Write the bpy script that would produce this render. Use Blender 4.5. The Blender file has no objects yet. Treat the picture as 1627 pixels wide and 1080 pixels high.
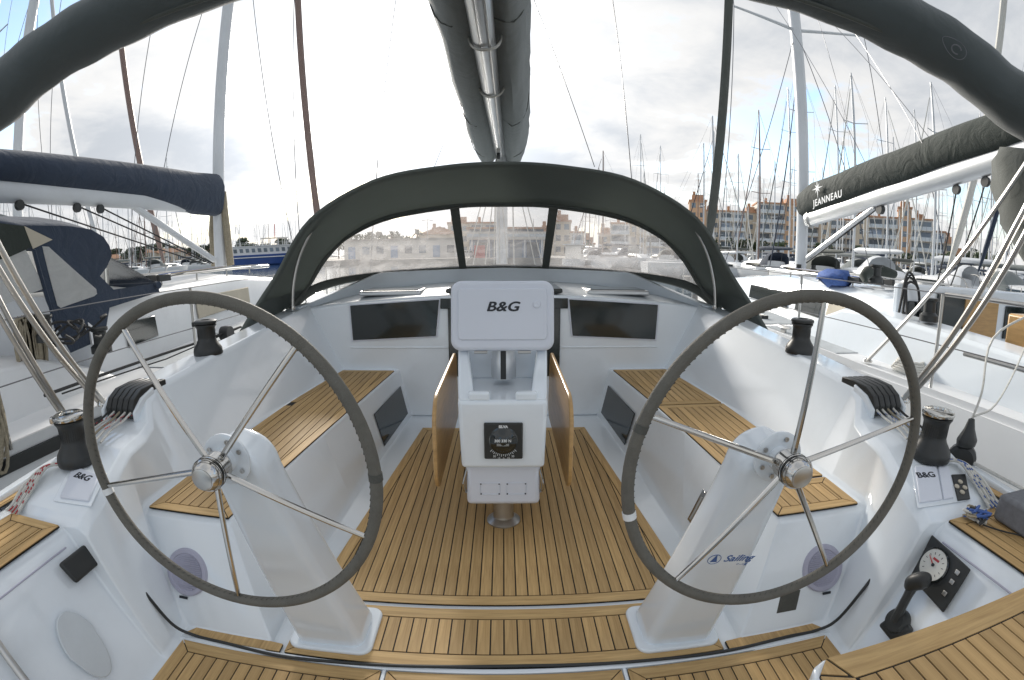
import bpy, bmesh, math, random
from math import sin, cos, pi, radians, sqrt, atan2
from mathutils import Vector, Matrix

sc = bpy.context.scene
col = sc.collection
random.seed(7)

# ---------------------------------------------------------------- camera
# wide action-camera lens held above the helm, looking forward along the boat
# boat frame: x to starboard, y forward, z up, cockpit sole at z = 0
cd = bpy.data.cameras.new("camera")
cam = bpy.data.objects.new("camera", cd)
col.objects.link(cam)
sc.camera = cam
cam.location = (0, 0, 1.40)
cam.rotation_euler = (pi / 2 - 0.1856, 0, -0.0163)
cd.type = 'PANO'
cd.panorama_type = 'FISHEYE_LENS_POLYNOMIAL'
cd.sensor_width = 36.0
cd.sensor_height = 36.0 * 680 / 1024
cd.fisheye_fov = radians(179)
cd.clip_start = 0.01
cd.clip_end = 3000
cd.fisheye_polynomial_k0 = 0.0
cd.fisheye_polynomial_k1 = -0.059080215
cd.fisheye_polynomial_k2 = -4.46001122e-06
cd.fisheye_polynomial_k3 = 1.40395051e-05
cd.fisheye_polynomial_k4 = -1.89459411e-07
# ---------------------------------------------------------------- world
SUN_EL, SUN_AZ = radians(20), radians(-13)        # azimuth from the bow, minus = to port
sun_dir = Vector((sin(SUN_AZ) * cos(SUN_EL), cos(SUN_AZ) * cos(SUN_EL), sin(SUN_EL)))
world = bpy.data.worlds.new("World")
sc.world = world
world.use_nodes = True
nt = world.node_tree
nt.nodes.clear()


def N(t, **kw):
    n = nt.nodes.new(t)
    for k, v in kw.items():
        setattr(n, k, v)
    return n


def lk(a, b):
    nt.links.new(a, b)


def mth(op, a, b=None, c=None, clamp=False):
    n = nt.nodes.new('ShaderNodeMath')
    n.operation = op
    n.use_clamp = clamp
    for i, v in enumerate((a, b, c)):
        if v is None:
            continue
        if isinstance(v, (int, float)):
            n.inputs[i].default_value = v
        else:
            nt.links.new(v, n.inputs[i])
    return n.outputs[0]


out = N('ShaderNodeOutputWorld')
bg = N('ShaderNodeBackground')
lk(bg.outputs[0], out.inputs[0])
bg.inputs[1].default_value = 0.12
sky = N('ShaderNodeTexSky', sky_type='NISHITA', sun_disc=False, sun_elevation=SUN_EL,
        sun_rotation=SUN_AZ, dust_density=0.6, air_density=1.0, ozone_density=1.5)
tc = N('ShaderNodeTexCoord')
sep = N('ShaderNodeSeparateXYZ')
lk(tc.outputs['Generated'], sep.inputs[0])
zc = mth('MAXIMUM', sep.outputs[2], 0.0)
den = mth('ADD', zc, 0.22)
comb = N('ShaderNodeCombineXYZ')                   # clouds lie on a flat layer overhead
lk(mth('DIVIDE', sep.outputs[0], den), comb.inputs[0])
lk(mth('DIVIDE', sep.outputs[1], den), comb.inputs[1])
off = N('ShaderNodeVectorMath', operation='ADD')
lk(comb.outputs[0], off.inputs[0])
off.inputs[1].default_value = (9.4, 0.9, 0.0)


def noise(scale, detail, rough, dist=0.0, src=None):
    n = N('ShaderNodeTexNoise')
    n.inputs['Scale'].default_value = scale
    n.inputs['Detail'].default_value = detail
    n.inputs['Roughness'].default_value = rough
    n.inputs['Distortion'].default_value = dist
    lk((src or off).outputs[0], n.inputs['Vector'])
    return n.outputs[0]


def ramp(v, p0, p1):
    n = N('ShaderNodeMapRange')
    n.interpolation_type = 'SMOOTHSTEP'
    n.inputs[1].default_value = p0
    n.inputs[2].default_value = p1
    lk(v, n.inputs[0])
    return n.outputs[0]


big = noise(0.9, 9, 0.56, 0.25)
fine = noise(2.6, 8, 0.6, 0.4)
dens = mth('ADD', mth('MULTIPLY', big, 0.7), mth('MULTIPLY', fine, 0.3))
hz = mth('SUBTRACT', 1.0, ramp(sep.outputs[2], 0.0, 0.16))   # cloud banks close up towards the horizon
mask = mth('MAXIMUM', ramp(dens, 0.405, 0.475), hz)
shade = mth('MULTIPLY', ramp(dens, 0.45, 0.62), mth('SUBTRACT', 1.0, mth('MULTIPLY', hz, .8)))                    # thick cloud = greyer base
dot = N('ShaderNodeVectorMath', operation='DOT_PRODUCT')
lk(tc.outputs['Generated'], dot.inputs[0])
dot.inputs[1].default_value = sun_dir
d = mth('MAXIMUM', dot.outputs['Value'], 0.0)
glow = mth('ADD', mth('MULTIPLY', mth('POWER', d, 12.0), 2.6), mth('MULTIPLY', mth('POWER', d, 60.0), 10.0))
bright = mth('ADD', mth('MULTIPLY', mth('SUBTRACT', 1.0, mth('MULTIPLY', shade, 0.30)), 4.8), glow)
cc = N('ShaderNodeMixRGB')
lk(shade, cc.inputs[0])
cc.inputs[1].default_value = (1.0, 0.995, 0.985, 1)
cc.inputs[2].default_value = (0.90, 0.955, 1.03, 1)
cs = N('ShaderNodeVectorMath', operation='SCALE')
lk(cc.outputs[0], cs.inputs[0])
lk(bright, cs.inputs[3])
sk2 = N('ShaderNodeMixRGB', blend_type='MULTIPLY')
sk2.inputs[0].default_value = 1.0
lk(sky.outputs[0], sk2.inputs[1])
sk2.inputs[2].default_value = (1.45, 1.45, 1.45, 1)
mix = N('ShaderNodeMixRGB')
lk(mask, mix.inputs[0])
lk(sk2.outputs[0], mix.inputs[1])
lk(cs.outputs[0], mix.inputs[2])
lk(mix.outputs[0], bg.inputs[0])

sun = bpy.data.lights.new("sun", 'SUN')
sun.energy = 3.4
sun.angle = radians(9)
sun.color = (1.0, 0.94, 0.85)
so = bpy.data.objects.new("sun", sun)
col.objects.link(so)
so.rotation_euler = (-sun_dir).to_track_quat('-Z', 'Y').to_euler()

vs = sc.view_settings
vs.view_transform = 'Standard'
vs.look = 'None'
vs.exposure = 0.66
vs.gamma = 1.0
vs.use_curve_mapping = False
sc.cycles.use_denoising = True
sc.cycles.max_bounces = 8
sc.cycles.transparent_max_bounces = 16
sc.cycles.caustics_reflective = False
sc.cycles.caustics_refractive = False

# ---------------------------------------------------------------- materials
M = {}


def mat(name, base, rough=0.5, metal=0.0, coat=0.0, var=0.0, vscale=4.0, bump=0.0, bscale=60.0, spec=0.5,
        stretch=None, dirt=0.0, rnd=0.0, sheen=0.0, wrinkle=0.0, wscale=5.0):
    """Principled material with procedural tone variation, fine relief and wear."""
    m = bpy.data.materials.new(name)
    m.use_nodes = True
    t = m.node_tree
    b = t.nodes['Principled BSDF']
    b.inputs['Base Color'].default_value = (*base, 1)
    b.inputs['Roughness'].default_value = rough
    b.inputs['Metallic'].default_value = metal
    b.inputs['Coat Weight'].default_value = coat
    b.inputs['Coat Roughness'].default_value = 0.06
    b.inputs['Specular IOR Level'].default_value = spec
    if sheen:
        b.inputs['Sheen Weight'].default_value = sheen
    co = t.nodes.new('ShaderNodeTexCoord')
    vec = co.outputs['Object']
    if stretch:
        mp = t.nodes.new('ShaderNodeMapping')
        mp.inputs['Scale'].default_value = stretch
        t.links.new(vec, mp.inputs[0])
        vec = mp.outputs[0]
    cur = None
    if var or rnd or dirt:
        hsv = t.nodes.new('ShaderNodeHueSaturation')
        hsv.inputs['Color'].default_value = (*base, 1)
        val = None
        if var:
            n = t.nodes.new('ShaderNodeTexNoise')
            n.inputs['Scale'].default_value = vscale
            n.inputs['Detail'].default_value = 6
            n.inputs['Roughness'].default_value = 0.6
            t.links.new(vec, n.inputs['Vector'])
            mr = t.nodes.new('ShaderNodeMapRange')
            mr.inputs[1].default_value = 0.3
            mr.inputs[2].default_value = 0.7
            mr.inputs[3].default_value = 1 - var
            mr.inputs[4].default_value = 1 + var
            t.links.new(n.outputs[0], mr.inputs[0])
            val = mr.outputs[0]
        if rnd:
            oi = t.nodes.new('ShaderNodeObjectInfo')
            mr = t.nodes.new('ShaderNodeMapRange')
            mr.inputs[3].default_value = 1 - rnd
            mr.inputs[4].default_value = 1 + rnd
            t.links.new(oi.outputs['Random'], mr.inputs[0])
            if val is None:
                val = mr.outputs[0]
            else:
                mu = t.nodes.new('ShaderNodeMath')
                mu.operation = 'MULTIPLY'
                t.links.new(val, mu.inputs[0])
                t.links.new(mr.outputs[0], mu.inputs[1])
                val = mu.outputs[0]
        if val is not None:
            t.links.new(val, hsv.inputs['Value'])
        cur = hsv.outputs[0]
        if dirt:
            n = t.nodes.new('ShaderNodeTexNoise')
            n.inputs['Scale'].default_value = 2.3
            n.inputs['Detail'].default_value = 9
            n.inputs['Roughness'].default_value = 0.72
            t.links.new(co.outputs['Object'], n.inputs['Vector'])
            mr = t.nodes.new('ShaderNodeMapRange')
            mr.inputs[1].default_value = 0.52
            mr.inputs[2].default_value = 0.75
            mr.inputs[4].default_value = dirt
            t.links.new(n.outputs[0], mr.inputs[0])
            mx = t.nodes.new('ShaderNodeMixRGB')
            t.links.new(mr.outputs[0], mx.inputs[0])
            t.links.new(cur, mx.inputs[1])
            mx.inputs[2].default_value = (base[0] * .55, base[1] * .53, base[2] * .48, 1)
            cur = mx.outputs[0]
        t.links.new(cur, b.inputs['Base Color'])
    if bump:
        n = t.nodes.new('ShaderNodeTexNoise')
        n.inputs['Scale'].default_value = bscale
        n.inputs['Detail'].default_value = 4
        t.links.new(vec, n.inputs['Vector'])
        bp = t.nodes.new('ShaderNodeBump')
        bp.inputs['Strength'].default_value = bump
        bp.inputs['Distance'].default_value = 0.01
        t.links.new(n.outputs[0], bp.inputs['Height'])
        t.links.new(bp.outputs[0], b.inputs['Normal'])
        if wrinkle:
            n3 = t.nodes.new('ShaderNodeTexNoise')
            n3.inputs['Scale'].default_value = wscale
            n3.inputs['Detail'].default_value = 3
            n3.inputs['Distortion'].default_value = 1.6
            t.links.new(vec, n3.inputs['Vector'])
            b3 = t.nodes.new('ShaderNodeBump')
            b3.inputs['Strength'].default_value = wrinkle
            b3.inputs['Distance'].default_value = .05
            t.links.new(n3.outputs[0], b3.inputs['Height'])
            t.links.new(bp.outputs[0], b3.inputs['Normal'])
            t.links.new(b3.outputs[0], b.inputs['Normal'])
    M[name] = m
    return m


mat('gelcoat', (.765, .815, .86), .14, coat=.5, var=.03, vscale=1.5, bump=.006, bscale=9, dirt=.13)
mat('gelcoat_matt', (.60, .645, .68), .5, var=.04, vscale=5, bump=.12, bscale=220, dirt=.15)
mat('cream_gelcoat', (.66, .645, .60), .3, coat=.3, var=.04, vscale=2, dirt=.2)
mat('white_paint', (.72, .73, .74), .35, var=.04, vscale=1.5, dirt=.18)
mat('plastic_white', (.66, .69, .76), .42, var=.02, bump=.05, bscale=300, dirt=.06)
mat('plastic_grey', (.40, .40, .50), .5, var=.03)
mat('black_plastic', (.022, .024, .024), .42, var=.1, bump=.03, bscale=200)
mat('black_gloss', (.012, .016, .016), .07, coat=.5)
mat('acrylic', (.012, .018, .018), .10, coat=.3, var=.1)
mat('caulk', (.018, .017, .015), .75)
mat('leather', (.125, .118, .10), .72, var=.12, vscale=30, bump=.35, bscale=260, dirt=.35)
mat('leather_dark', (.075, .075, .066), .75, var=.12, vscale=30, bump=.35, bscale=260)
mat('canvas', (.078, .085, .076), .85, var=.10, vscale=3, bump=.25, bscale=420, dirt=.12, sheen=.15, wrinkle=.22, wscale=4)
mat('canvas_grey', (.15, .168, .166), .85, var=.07, vscale=3, bump=.25, bscale=420, sheen=.2, wrinkle=.22, wscale=3)
mat('canvas_navy', (.024, .038, .066), .85, var=.12, vscale=3, bump=.25, bscale=300, sheen=.15, wrinkle=.4, wscale=4)
mat('canvas_roll', (.062, .076, .078), .7, var=.08, vscale=2, bump=.2, bscale=420, sheen=.3, wrinkle=.25, wscale=3)
mat('hood_canvas', (.155, .172, .162), .85, var=.08, vscale=2, bump=.25, bscale=420, wrinkle=.12, wscale=3)
mat('canvas_green', (.024, .032, .026), .85, var=.15, vscale=3, bump=.3, bscale=300, sheen=.1, wrinkle=.4, wscale=4)
mat('canvas_tan', (.50, .45, .36), .85, var=.08)
mat('steel', (.52, .51, .49), .13, metal=1.0, var=.04, vscale=8)
mat('steel_dull', (.50, .49, .47), .34, metal=1.0, var=.08, vscale=8)
mat('alloy', (.60, .61, .62), .38, metal=.75, var=.05, vscale=3, dirt=.1)
mat('mast_white', (.62, .64, .66), .4, var=.05, vscale=2, dirt=.15)
mat('mast_brown', (.23, .16, .14), .5, var=.1)
mat('wire', (.16, .16, .17), .4, metal=.5)
mat('rope_white', (.60, .59, .55), .85, var=.12, vscale=60, bump=.5, bscale=160)
mat('rope_dark', (.035, .035, .035), .85, var=.2, vscale=60, bump=.4, bscale=160)
mat('rope_red', (.42, .05, .06), .85)
mat('rope_blue', (.06, .12, .34), .85, var=.2, vscale=40)
mat('rope_tan', (.30, .26, .19), .9, var=.2, vscale=40, bump=.5, bscale=120)
mat('ply', (.46, .28, .11), .38, coat=.25, var=.16, vscale=5, stretch=(1, 1, 9), bump=.05, bscale=40)
t = M['hood_canvas'].node_tree                        # thin acrylic cloth lets some daylight through
b = t.nodes['Principled BSDF']
tl = t.nodes.new('ShaderNodeBsdfTranslucent')
tl.inputs[0].default_value = (.27, .295, .28, 1)
mx = t.nodes.new('ShaderNodeMixShader')
mx.inputs[0].default_value = .45
t.links.new(b.outputs[0], mx.inputs[1])
t.links.new(tl.outputs[0], mx.inputs[2])
t.links.new(mx.outputs[0], t.nodes['Material Output'].inputs[0])
mat('cushion', (.165, .17, .185), .95, var=.14, vscale=50, bump=.4, bscale=350)
mat('red', (.5, .05, .04), .5)
mat('print_dark', (.015, .018, .025), .5)
mat('print_blue', (.06, .13, .33), .5)
mat('print_white', (.75, .76, .76), .5)
mat('dial', (.66, .66, .62), .4)


def teak(name, base, rnd, stretch):
    m = mat(name, base, .58, var=.0, rnd=rnd, spec=.35)
    t = m.node_tree
    b = t.nodes['Principled BSDF']
    co = t.nodes.new('ShaderNodeTexCoord')
    mp = t.nodes.new('ShaderNodeMapping')
    mp.inputs['Scale'].default_value = stretch
    t.links.new(co.outputs['Object'], mp.inputs[0])
    n = t.nodes.new('ShaderNodeTexNoise')
    n.inputs['Scale'].default_value = 3
    n.inputs['Detail'].default_value = 9
    n.inputs['Roughness'].default_value = .65
    n.inputs['Distortion'].default_value = .6
    t.links.new(mp.outputs[0], n.inputs['Vector'])
    n2 = t.nodes.new('ShaderNodeTexNoise')
    n2.inputs['Scale'].default_value = 1.7
    n2.inputs['Detail'].default_value = 6
    t.links.new(co.outputs['Object'], n2.inputs['Vector'])
    r = t.nodes.new('ShaderNodeValToRGB')
    r.color_ramp.elements[0].position = .30
    r.color_ramp.elements[0].color = (base[0] * .70, base[1] * .66, base[2] * .60, 1)
    r.color_ramp.elements[1].position = .72
    r.color_ramp.elements[1].color = (base[0] * 1.18, base[1] * 1.2, base[2] * 1.22, 1)
    t.links.new(n.outputs[0], r.inputs[0])
    hs = [x for x in t.nodes if x.type == 'HUE_SAT'][0]
    mx = t.nodes.new('ShaderNodeMixRGB')
    mr = t.nodes.new('ShaderNodeMapRange')
    mr.inputs[1].default_value = .45
    mr.inputs[2].default_value = .75
    mr.inputs[4].default_value = .45
    t.links.new(n2.outputs[0], mr.inputs[0])
    t.links.new(mr.outputs[0], mx.inputs[0])
    t.links.new(r.outputs[0], mx.inputs[1])
    mx.inputs[2].default_value = (base[0] * .80, base[1] * .84, base[2] * .95, 1)   # weathered, greyer patches
    t.links.new(mx.outputs[0], hs.inputs['Color'])
    bp = t.nodes.new('ShaderNodeBump')
    bp.inputs['Strength'].default_value = .18
    bp.inputs['Distance'].default_value = .004
    t.links.new(n.outputs[0], bp.inputs['Height'])
    t.links.new(bp.outputs[0], b.inputs['Normal'])
    return m


teak('teak', (.53, .35, .157), .15, (22, 1.2, 1))
teak('teak_cross', (.55, .37, .168), .11, (1.2, 22, 1))


def vinyl(name, tint, lo, hi, rough):
    """Clear window vinyl: mostly see-through with a milky, scuffed veil and a gloss."""
    m = bpy.data.materials.new(name)
    m.use_nodes = True
    t = m.node_tree
    t.nodes.clear()
    o = t.nodes.new('ShaderNodeOutputMaterial')
    tr = t.nodes.new('ShaderNodeBsdfTransparent')
    tr.inputs[0].default_value = (.97, .96, .95, 1)
    tl = t.nodes.new('ShaderNodeBsdfTranslucent')
    tl.inputs[0].default_value = (*tint, 1)
    gl = t.nodes.new('ShaderNodeBsdfGlossy')
    gl.inputs['Roughness'].default_value = rough
    co = t.nodes.new('ShaderNodeTexCoord')
    mp = t.nodes.new('ShaderNodeMapping')
    mp.inputs['Scale'].default_value = (1.5, 1.5, 2.6)
    t.links.new(co.outputs['Object'], mp.inputs[0])
    n = t.nodes.new('ShaderNodeTexNoise')
    n.inputs['Scale'].default_value = 3.0
    n.inputs['Detail'].default_value = 9
    n.inputs['Roughness'].default_value = .7
    n.inputs['Distortion'].default_value = 1.0
    t.links.new(mp.outputs[0], n.inputs['Vector'])
    mr = t.nodes.new('ShaderNodeMapRange')
    mr.inputs[1].default_value = .35
    mr.inputs[2].default_value = .75
    mr.inputs[3].default_value = lo
    mr.inputs[4].default_value = hi
    t.links.new(n.outputs[0], mr.inputs[0])
    m1 = t.nodes.new('ShaderNodeMixShader')
    t.links.new(mr.outputs[0], m1.inputs[0])
    t.links.new(tr.outputs[0], m1.inputs[1])
    t.links.new(tl.outputs[0], m1.inputs[2])
    df = t.nodes.new('ShaderNodeBsdfDiffuse')
    df.inputs[0].default_value = (*tint, 1)
    m0 = t.nodes.new('ShaderNodeMixShader')
    m0.inputs[0].default_value = .35
    t.links.new(tl.outputs[0], m0.inputs[1])
    t.links.new(df.outputs[0], m0.inputs[2])
    t.links.new(m0.outputs[0], m1.inputs[2])
    fr = t.nodes.new('ShaderNodeFresnel')
    fr.inputs[0].default_value = 1.35
    m2 = t.nodes.new('ShaderNodeMixShader')
    t.links.new(fr.outputs[0], m2.inputs[0])
    t.links.new(m1.outputs[0], m2.inputs[1])
    t.links.new(gl.outputs[0], m2.inputs[2])
    bp = t.nodes.new('ShaderNodeBump')
    bp.inputs['Strength'].default_value = .25
    bp.inputs['Distance'].default_value = .02
    t.links.new(n.outputs[0], bp.inputs['Height'])
    t.links.new(bp.outputs[0], gl.inputs['Normal'])
    t.links.new(m2.outputs[0], o.inputs[0])
    M[name] = m
    return m


vinyl('vinyl', (.98, .94, .93), .16, .40, .08)
vinyl('vinyl_milky', (.97, .97, .95), .80, .97, .12)

# ---------------------------------------------------------------- mesh helpers


class MB:
    def __init__(s):
        s.v, s.f = [], []

    def add(s, vs_, fs):
        o = len(s.v)
        s.v += [tuple(p) for p in vs_]
        s.f += [tuple(i + o for i in f) for f in fs]
        return s

    def box(s, x0, x1, y0, y1, z0, z1):
        return s.add([(x0, y0, z0), (x1, y0, z0), (x1, y1, z0), (x0, y1, z0),
                      (x0, y0, z1), (x1, y0, z1), (x1, y1, z1), (x0, y1, z1)],
                     [(0, 3, 2, 1), (4, 5, 6, 7), (0, 1, 5, 4), (1, 2, 6, 5), (2, 3, 7, 6), (3, 0, 4, 7)])

    def rings(s, rs, caps=True, close=True):
        n = len(rs[0])
        vv = [p for r in rs for p in r]
        ff = []
        for i in range(len(rs) - 1):
            for j in range(n if close else n - 1):
                k = (j + 1) % n
                ff.append((i * n + j, i * n + k, (i + 1) * n + k, (i + 1) * n + j))
        if caps:
            ff.append(tuple(range(n - 1, -1, -1)))
            ff.append(tuple((len(rs) - 1) * n + j for j in range(n)))
        return s.add(vv, ff)

    def tube(s, pts, r, n=8, closed=False, caps=True, sx=1.0, sz=1.0):
        pts = [Vector(p) for p in pts]
        m = len(pts)
        rr = r if isinstance(r, (list, tuple)) else [r] * m
        rs = []
        prev = None
        for i, p in enumerate(pts):
            if closed:
                t = pts[(i + 1) % m] - pts[i - 1]
            else:
                t = pts[min(i + 1, m - 1)] - pts[max(i - 1, 0)]
            t.normalize()
            if prev is None:
                a = Vector((0, 0, 1)) if abs(t.z) < .9 else Vector((1, 0, 0))
                u = t.cross(a).normalized()
            else:
                u = (prev - t * prev.dot(t)).normalized()
            w = t.cross(u)
            prev = u
            rs.append([tuple(p + (u * cos(2 * pi * j / n) * sx + w * sin(2 * pi * j / n) * sz) * rr[i]) for j in range(n)])
        if closed:
            rs.append(rs[0])
            return s.rings(rs, caps=False)
        return s.rings(rs, caps=caps)

    def lathe(s, prof, c=(0, 0, 0), n=24, axis=(0, 0, 1)):
        """prof = [(radius, height)] round axis through c"""
        ax = Vector(axis).normalized()
        a = Vector((1, 0, 0)) if abs(ax.x) < .9 else Vector((0, 1, 0))
        u = (a - ax * a.dot(ax)).normalized()
        w = ax.cross(u)
        c = Vector(c)
        rs = [[tuple(c + ax * h + (u * cos(2 * pi * j / n) + w * sin(2 * pi * j / n)) * max(r, 1e-4)) for j in range(n)]
              for r, h in prof]
        return s.rings(rs)

    def prism(s, poly, z0, z1):
        """poly = [(x, y)] counter-clockwise, extruded in z"""
        n = len(poly)
        return s.add([(x, y, z0) for x, y in poly] + [(x, y, z1) for x, y in poly],
                     [tuple(range(n - 1, -1, -1)), tuple(range(n, 2 * n))] +
                     [(i, (i + 1) % n, n + (i + 1) % n, n + i) for i in range(n)])

    def slab(s, poly, nrm, th):
        """3-D polygon thickened along nrm"""
        n = len(poly)
        nv = Vector(nrm).normalized() * th
        return s.add([tuple(p) for p in poly] + [tuple(Vector(p) + nv) for p in poly],
                     [tuple(range(n - 1, -1, -1)), tuple(range(n, 2 * n))] +
                     [(i, (i + 1) % n, n + (i + 1) % n, n + i) for i in range(n)])

    def mesh(s, name, material, smooth=35):
        me = bpy.data.meshes.new(name)
        me.from_pydata(s.v, [], s.f)
        bm_ = bmesh.new()
        bm_.from_mesh(me)
        bmesh.ops.recalc_face_normals(bm_, faces=bm_.faces)
        bm_.to_mesh(me)
        bm_.free()
        me.materials.append(M[material] if isinstance(material, str) else material)
        if smooth:
            me.polygons.foreach_set('use_smooth', [True] * len(me.polygons))
            me.set_sharp_from_angle(angle=radians(smooth))
        return me

    def build(s, name, material, parent=None, smooth=35, bevel=0.0, seg=2):
        o = bpy.data.objects.new(name, s.mesh(name, material, smooth))
        col.objects.link(o)
        if parent is not None:
            o.parent = parent
        if bevel:
            md = o.modifiers.new('bevel', 'BEVEL')
            md.width = bevel
            md.segments = seg
            md.limit_method = 'ANGLE'
            md.angle_limit = radians(28)
            md.harden_normals = False
        return o


def tag(o, label, cat=None, group=None, kind=None):
    if label:
        o['label'] = label
    if cat:
        o['category'] = cat
    if group:
        o['group'] = group
    if kind:
        o['kind'] = kind
    return o


def thing(name, label, cat, loc=(0, 0, 0), rz=0.0, group=None):
    e = bpy.data.objects.new(name, None)
    e.empty_display_size = .1
    col.objects.link(e)
    e.location = loc
    e.rotation_euler = (0, 0, rz)
    return tag(e, label, cat, group)


def copy_tree(o, parent=None, loc=None, rz=None, scale=None, label=None):
    c = o.copy()
    col.objects.link(c)
    c.parent = parent
    if loc is not None:
        c.location = loc
    if rz is not None:
        c.rotation_euler = (c.rotation_euler[0], c.rotation_euler[1], rz)
    if scale is not None:
        c.scale = scale
    if label:
        c['label'] = label
    for ch in list(o.children):
        copy_tree(ch, c)
    return c


def spline(pts, n=8):
    """Catmull-Rom through points"""
    P = [Vector(p) for p in pts]
    P = [P[0] * 2 - P[1]] + P + [P[-1] * 2 - P[-2]]
    o = []
    for i in range(1, len(P) - 2):
        a, b, c, d_ = P[i - 1:i + 3]
        for k in range(n):
            t = k / n
            o.append(.5 * ((2 * b) + (c - a) * t + (2 * a - 5 * b + 4 * c - d_) * t * t + (3 * b - a - 3 * c + d_) * t ** 3))
    o.append(P[-2])
    return o


def lerp(a, b, t):
    return a + (b - a) * t


def clip_poly(poly, a, b, c):
    """keep the part of poly where a*x + b*y <= c"""
    o = []
    for i in range(len(poly)):
        p, q = poly[i], poly[(i + 1) % len(poly)]
        dp, dq = a * p[0] + b * p[1] - c, a * q[0] + b * q[1] - c
        if dp <= 0:
            o.append(p)
        if dp * dq < 0:
            t = dp / (dp - dq)
            o.append((p[0] + (q[0] - p[0]) * t, p[1] + (q[1] - p[1]) * t))
    return o


def text_mesh(body, name, material, parent, size, mtx, thick=.0008, bold=0.0, shear=0.0, spacing=1.0, heavy=0.0, wide=1.0):
    """Real lettering: a text curve turned into a mesh and laid on its surface."""
    cu = bpy.data.curves.new(name, 'FONT')
    cu.body = body
    cu.size = size
    cu.align_x = 'CENTER'
    cu.align_y = 'CENTER'
    cu.extrude = thick
    cu.offset = bold
    cu.shear = shear
    cu.space_character = spacing
    o = bpy.data.objects.new(name, cu)
    col.objects.link(o)
    dg = bpy.context.evaluated_depsgraph_get()
    me = bpy.data.meshes.new_from_object(o.evaluated_get(dg))
    bpy.data.objects.remove(o)
    if heavy or wide != 1.0:                          # thicken the strokes by overlaying shifted outlines
        V = [(v.co.x * wide, v.co.y, v.co.z) for v in me.vertices]
        F_ = [tuple(p_.vertices) for p_ in me.polygons]
        mb_ = MB()
        for k, (dx, dy) in enumerate(((0, 0), (1, 0), (-1, 0), (0, .6), (0, -.6), (.7, .5), (-.7, -.5)) if heavy else ((0, 0),)):
            mb_.add([(x + dx * heavy, y + dy * heavy, z + k * .00006) for x, y, z in V], F_)
        me = bpy.data.meshes.new(name)
        me.from_pydata(mb_.v, [], mb_.f)
    me.materials.clear()
    me.materials.append(M[material])
    r = bpy.data.objects.new(name, me)
    col.objects.link(r)
    r.parent = parent
    r.matrix_local = mtx
    return r


def frame(origin, ex, ey):
    """matrix whose x axis is ex, y axis as near ey as possible"""
    ex = Vector(ex).normalized()
    ez = ex.cross(Vector(ey)).normalized()
    ey = ez.cross(ex)
    m = Matrix((ex, ey, ez)).transposed().to_4x4()
    m.translation = Vector(origin)
    return m


# ================================================================ the boat we stand on: cockpit moulding
# half profile at each station: (y, xf, xs, zs, xo, zo, xc, zc, xt, zt, xd, zd, xg)
ST = [
    (3.93, .80, .885, .42, 1.37, .42, 1.64, .965, 1.86, .95, 1.93, .60, 2.05),
    (3.40, .83, .925, .42, 1.43, .42, 1.655, .925, 1.88, .91, 1.94, .585, 2.055),
    (2.90, .86, .965, .42, 1.46, .42, 1.66, .885, 1.89, .87, 1.95, .57, 2.06),
    (2.40, .875, 1.00, .42, 1.48, .42, 1.665, .852, 1.90, .84, 1.95, .56, 2.06),
    (2.00, .885, 1.03, .42, 1.49, .42, 1.665, .828, 1.90, .815, 1.95, .55, 2.055),
    (1.88, .885, 1.035, .42, 1.49, .42, 1.66, .82, 1.90, .808, 1.95, .55, 2.055),
    (1.82, .885, 1.04, .42, 1.49, .42, 1.645, .795, 1.89, .79, 1.95, .55, 2.05),
    (1.73, .885, 1.045, .42, 1.49, .42, 1.58, .705, 1.87, .71, 1.95, .545, 2.05),
    (1.62, .885, 1.05, .42, 1.49, .42, 1.54, .690, 1.87, .70, 1.95, .54, 2.045),
    (1.49, .885, 1.06, .42, 1.49, .42, 1.515, .683, 1.87, .692, 1.945, .54, 2.04),
    (1.455, .885, 1.055, .40, 1.485, .40, 1.505, .677, 1.87, .68, 1.94, .54, 2.04),
    (1.27, .875, .89, .012, 1.27, .012, 1.45, .625, 1.86, .625, 1.93, .535, 2.03),
    (1.12, .90, .95, .004, 1.25, .004, 1.43, .575, 1.83, .575, 1.92, .53, 2.02),
    (1.085, .90, .95, .004, 1.25, .004, 1.435, .545, 1.83, .548, 1.92, .53, 2.02),
    (1.075, .90, .95, .002, 1.26, .002, 1.52, .545, 1.84, .548, 1.92, .53, 2.02),
    (-.70, .90, .95, .002, 1.26, .002, 1.50, .545, 1.78, .548, 1.84, .52, 1.93),
]


def half(s):
    y, xf, xs, zs, xo, zo, xc, zc, xt, zt, xd, zd, xg = s
    return [(0, y, 0), (xf, y, 0), (xs, y, zs - .012 if zs > .1 else zs), (xs + .012, y, zs), (xo, y, zo), (xo + .02, y, zo + .02),
            (xc, y, zc - .03), (xc + .035, y, zc), (xt, y, zt), (xd, y, zd + .012), (xg - .05, y, zd),
            (xg - .045, y, zd + .05), (xg, y, zd + .05), (xg + .015, y, zd - .25), (xg - .2, y, -1.05)]


mb = MB()
rs = []
for s in ST:
    h = half(s)
    rs.append([(-x, y, z) for x, y, z in h[:0:-1]] + h)
mb.rings(rs, caps=False, close=False)
deck = mb.build('cockpit_moulding', 'gelcoat', bevel=.016, seg=3, smooth=40)
tag(deck, 'white moulded cockpit with side benches and high coamings', kind='structure')

# hatch-lid joint round each helm seat front, the low kerb in front of the aft panels
kerb = MB().box(-1.26, 1.26, 1.196, 1.216, .001, .013)
kerb.box(-.432, -.418, .3, 1.196, .001, .010).box(.404, .418, .3, 1.196, .001, .010)
kerb.build('floor_joint', 'gelcoat', deck, bevel=.003)

# bulkhead and coachroof
roof_z = lambda x: 1.045 - .034 * x * x


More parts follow.
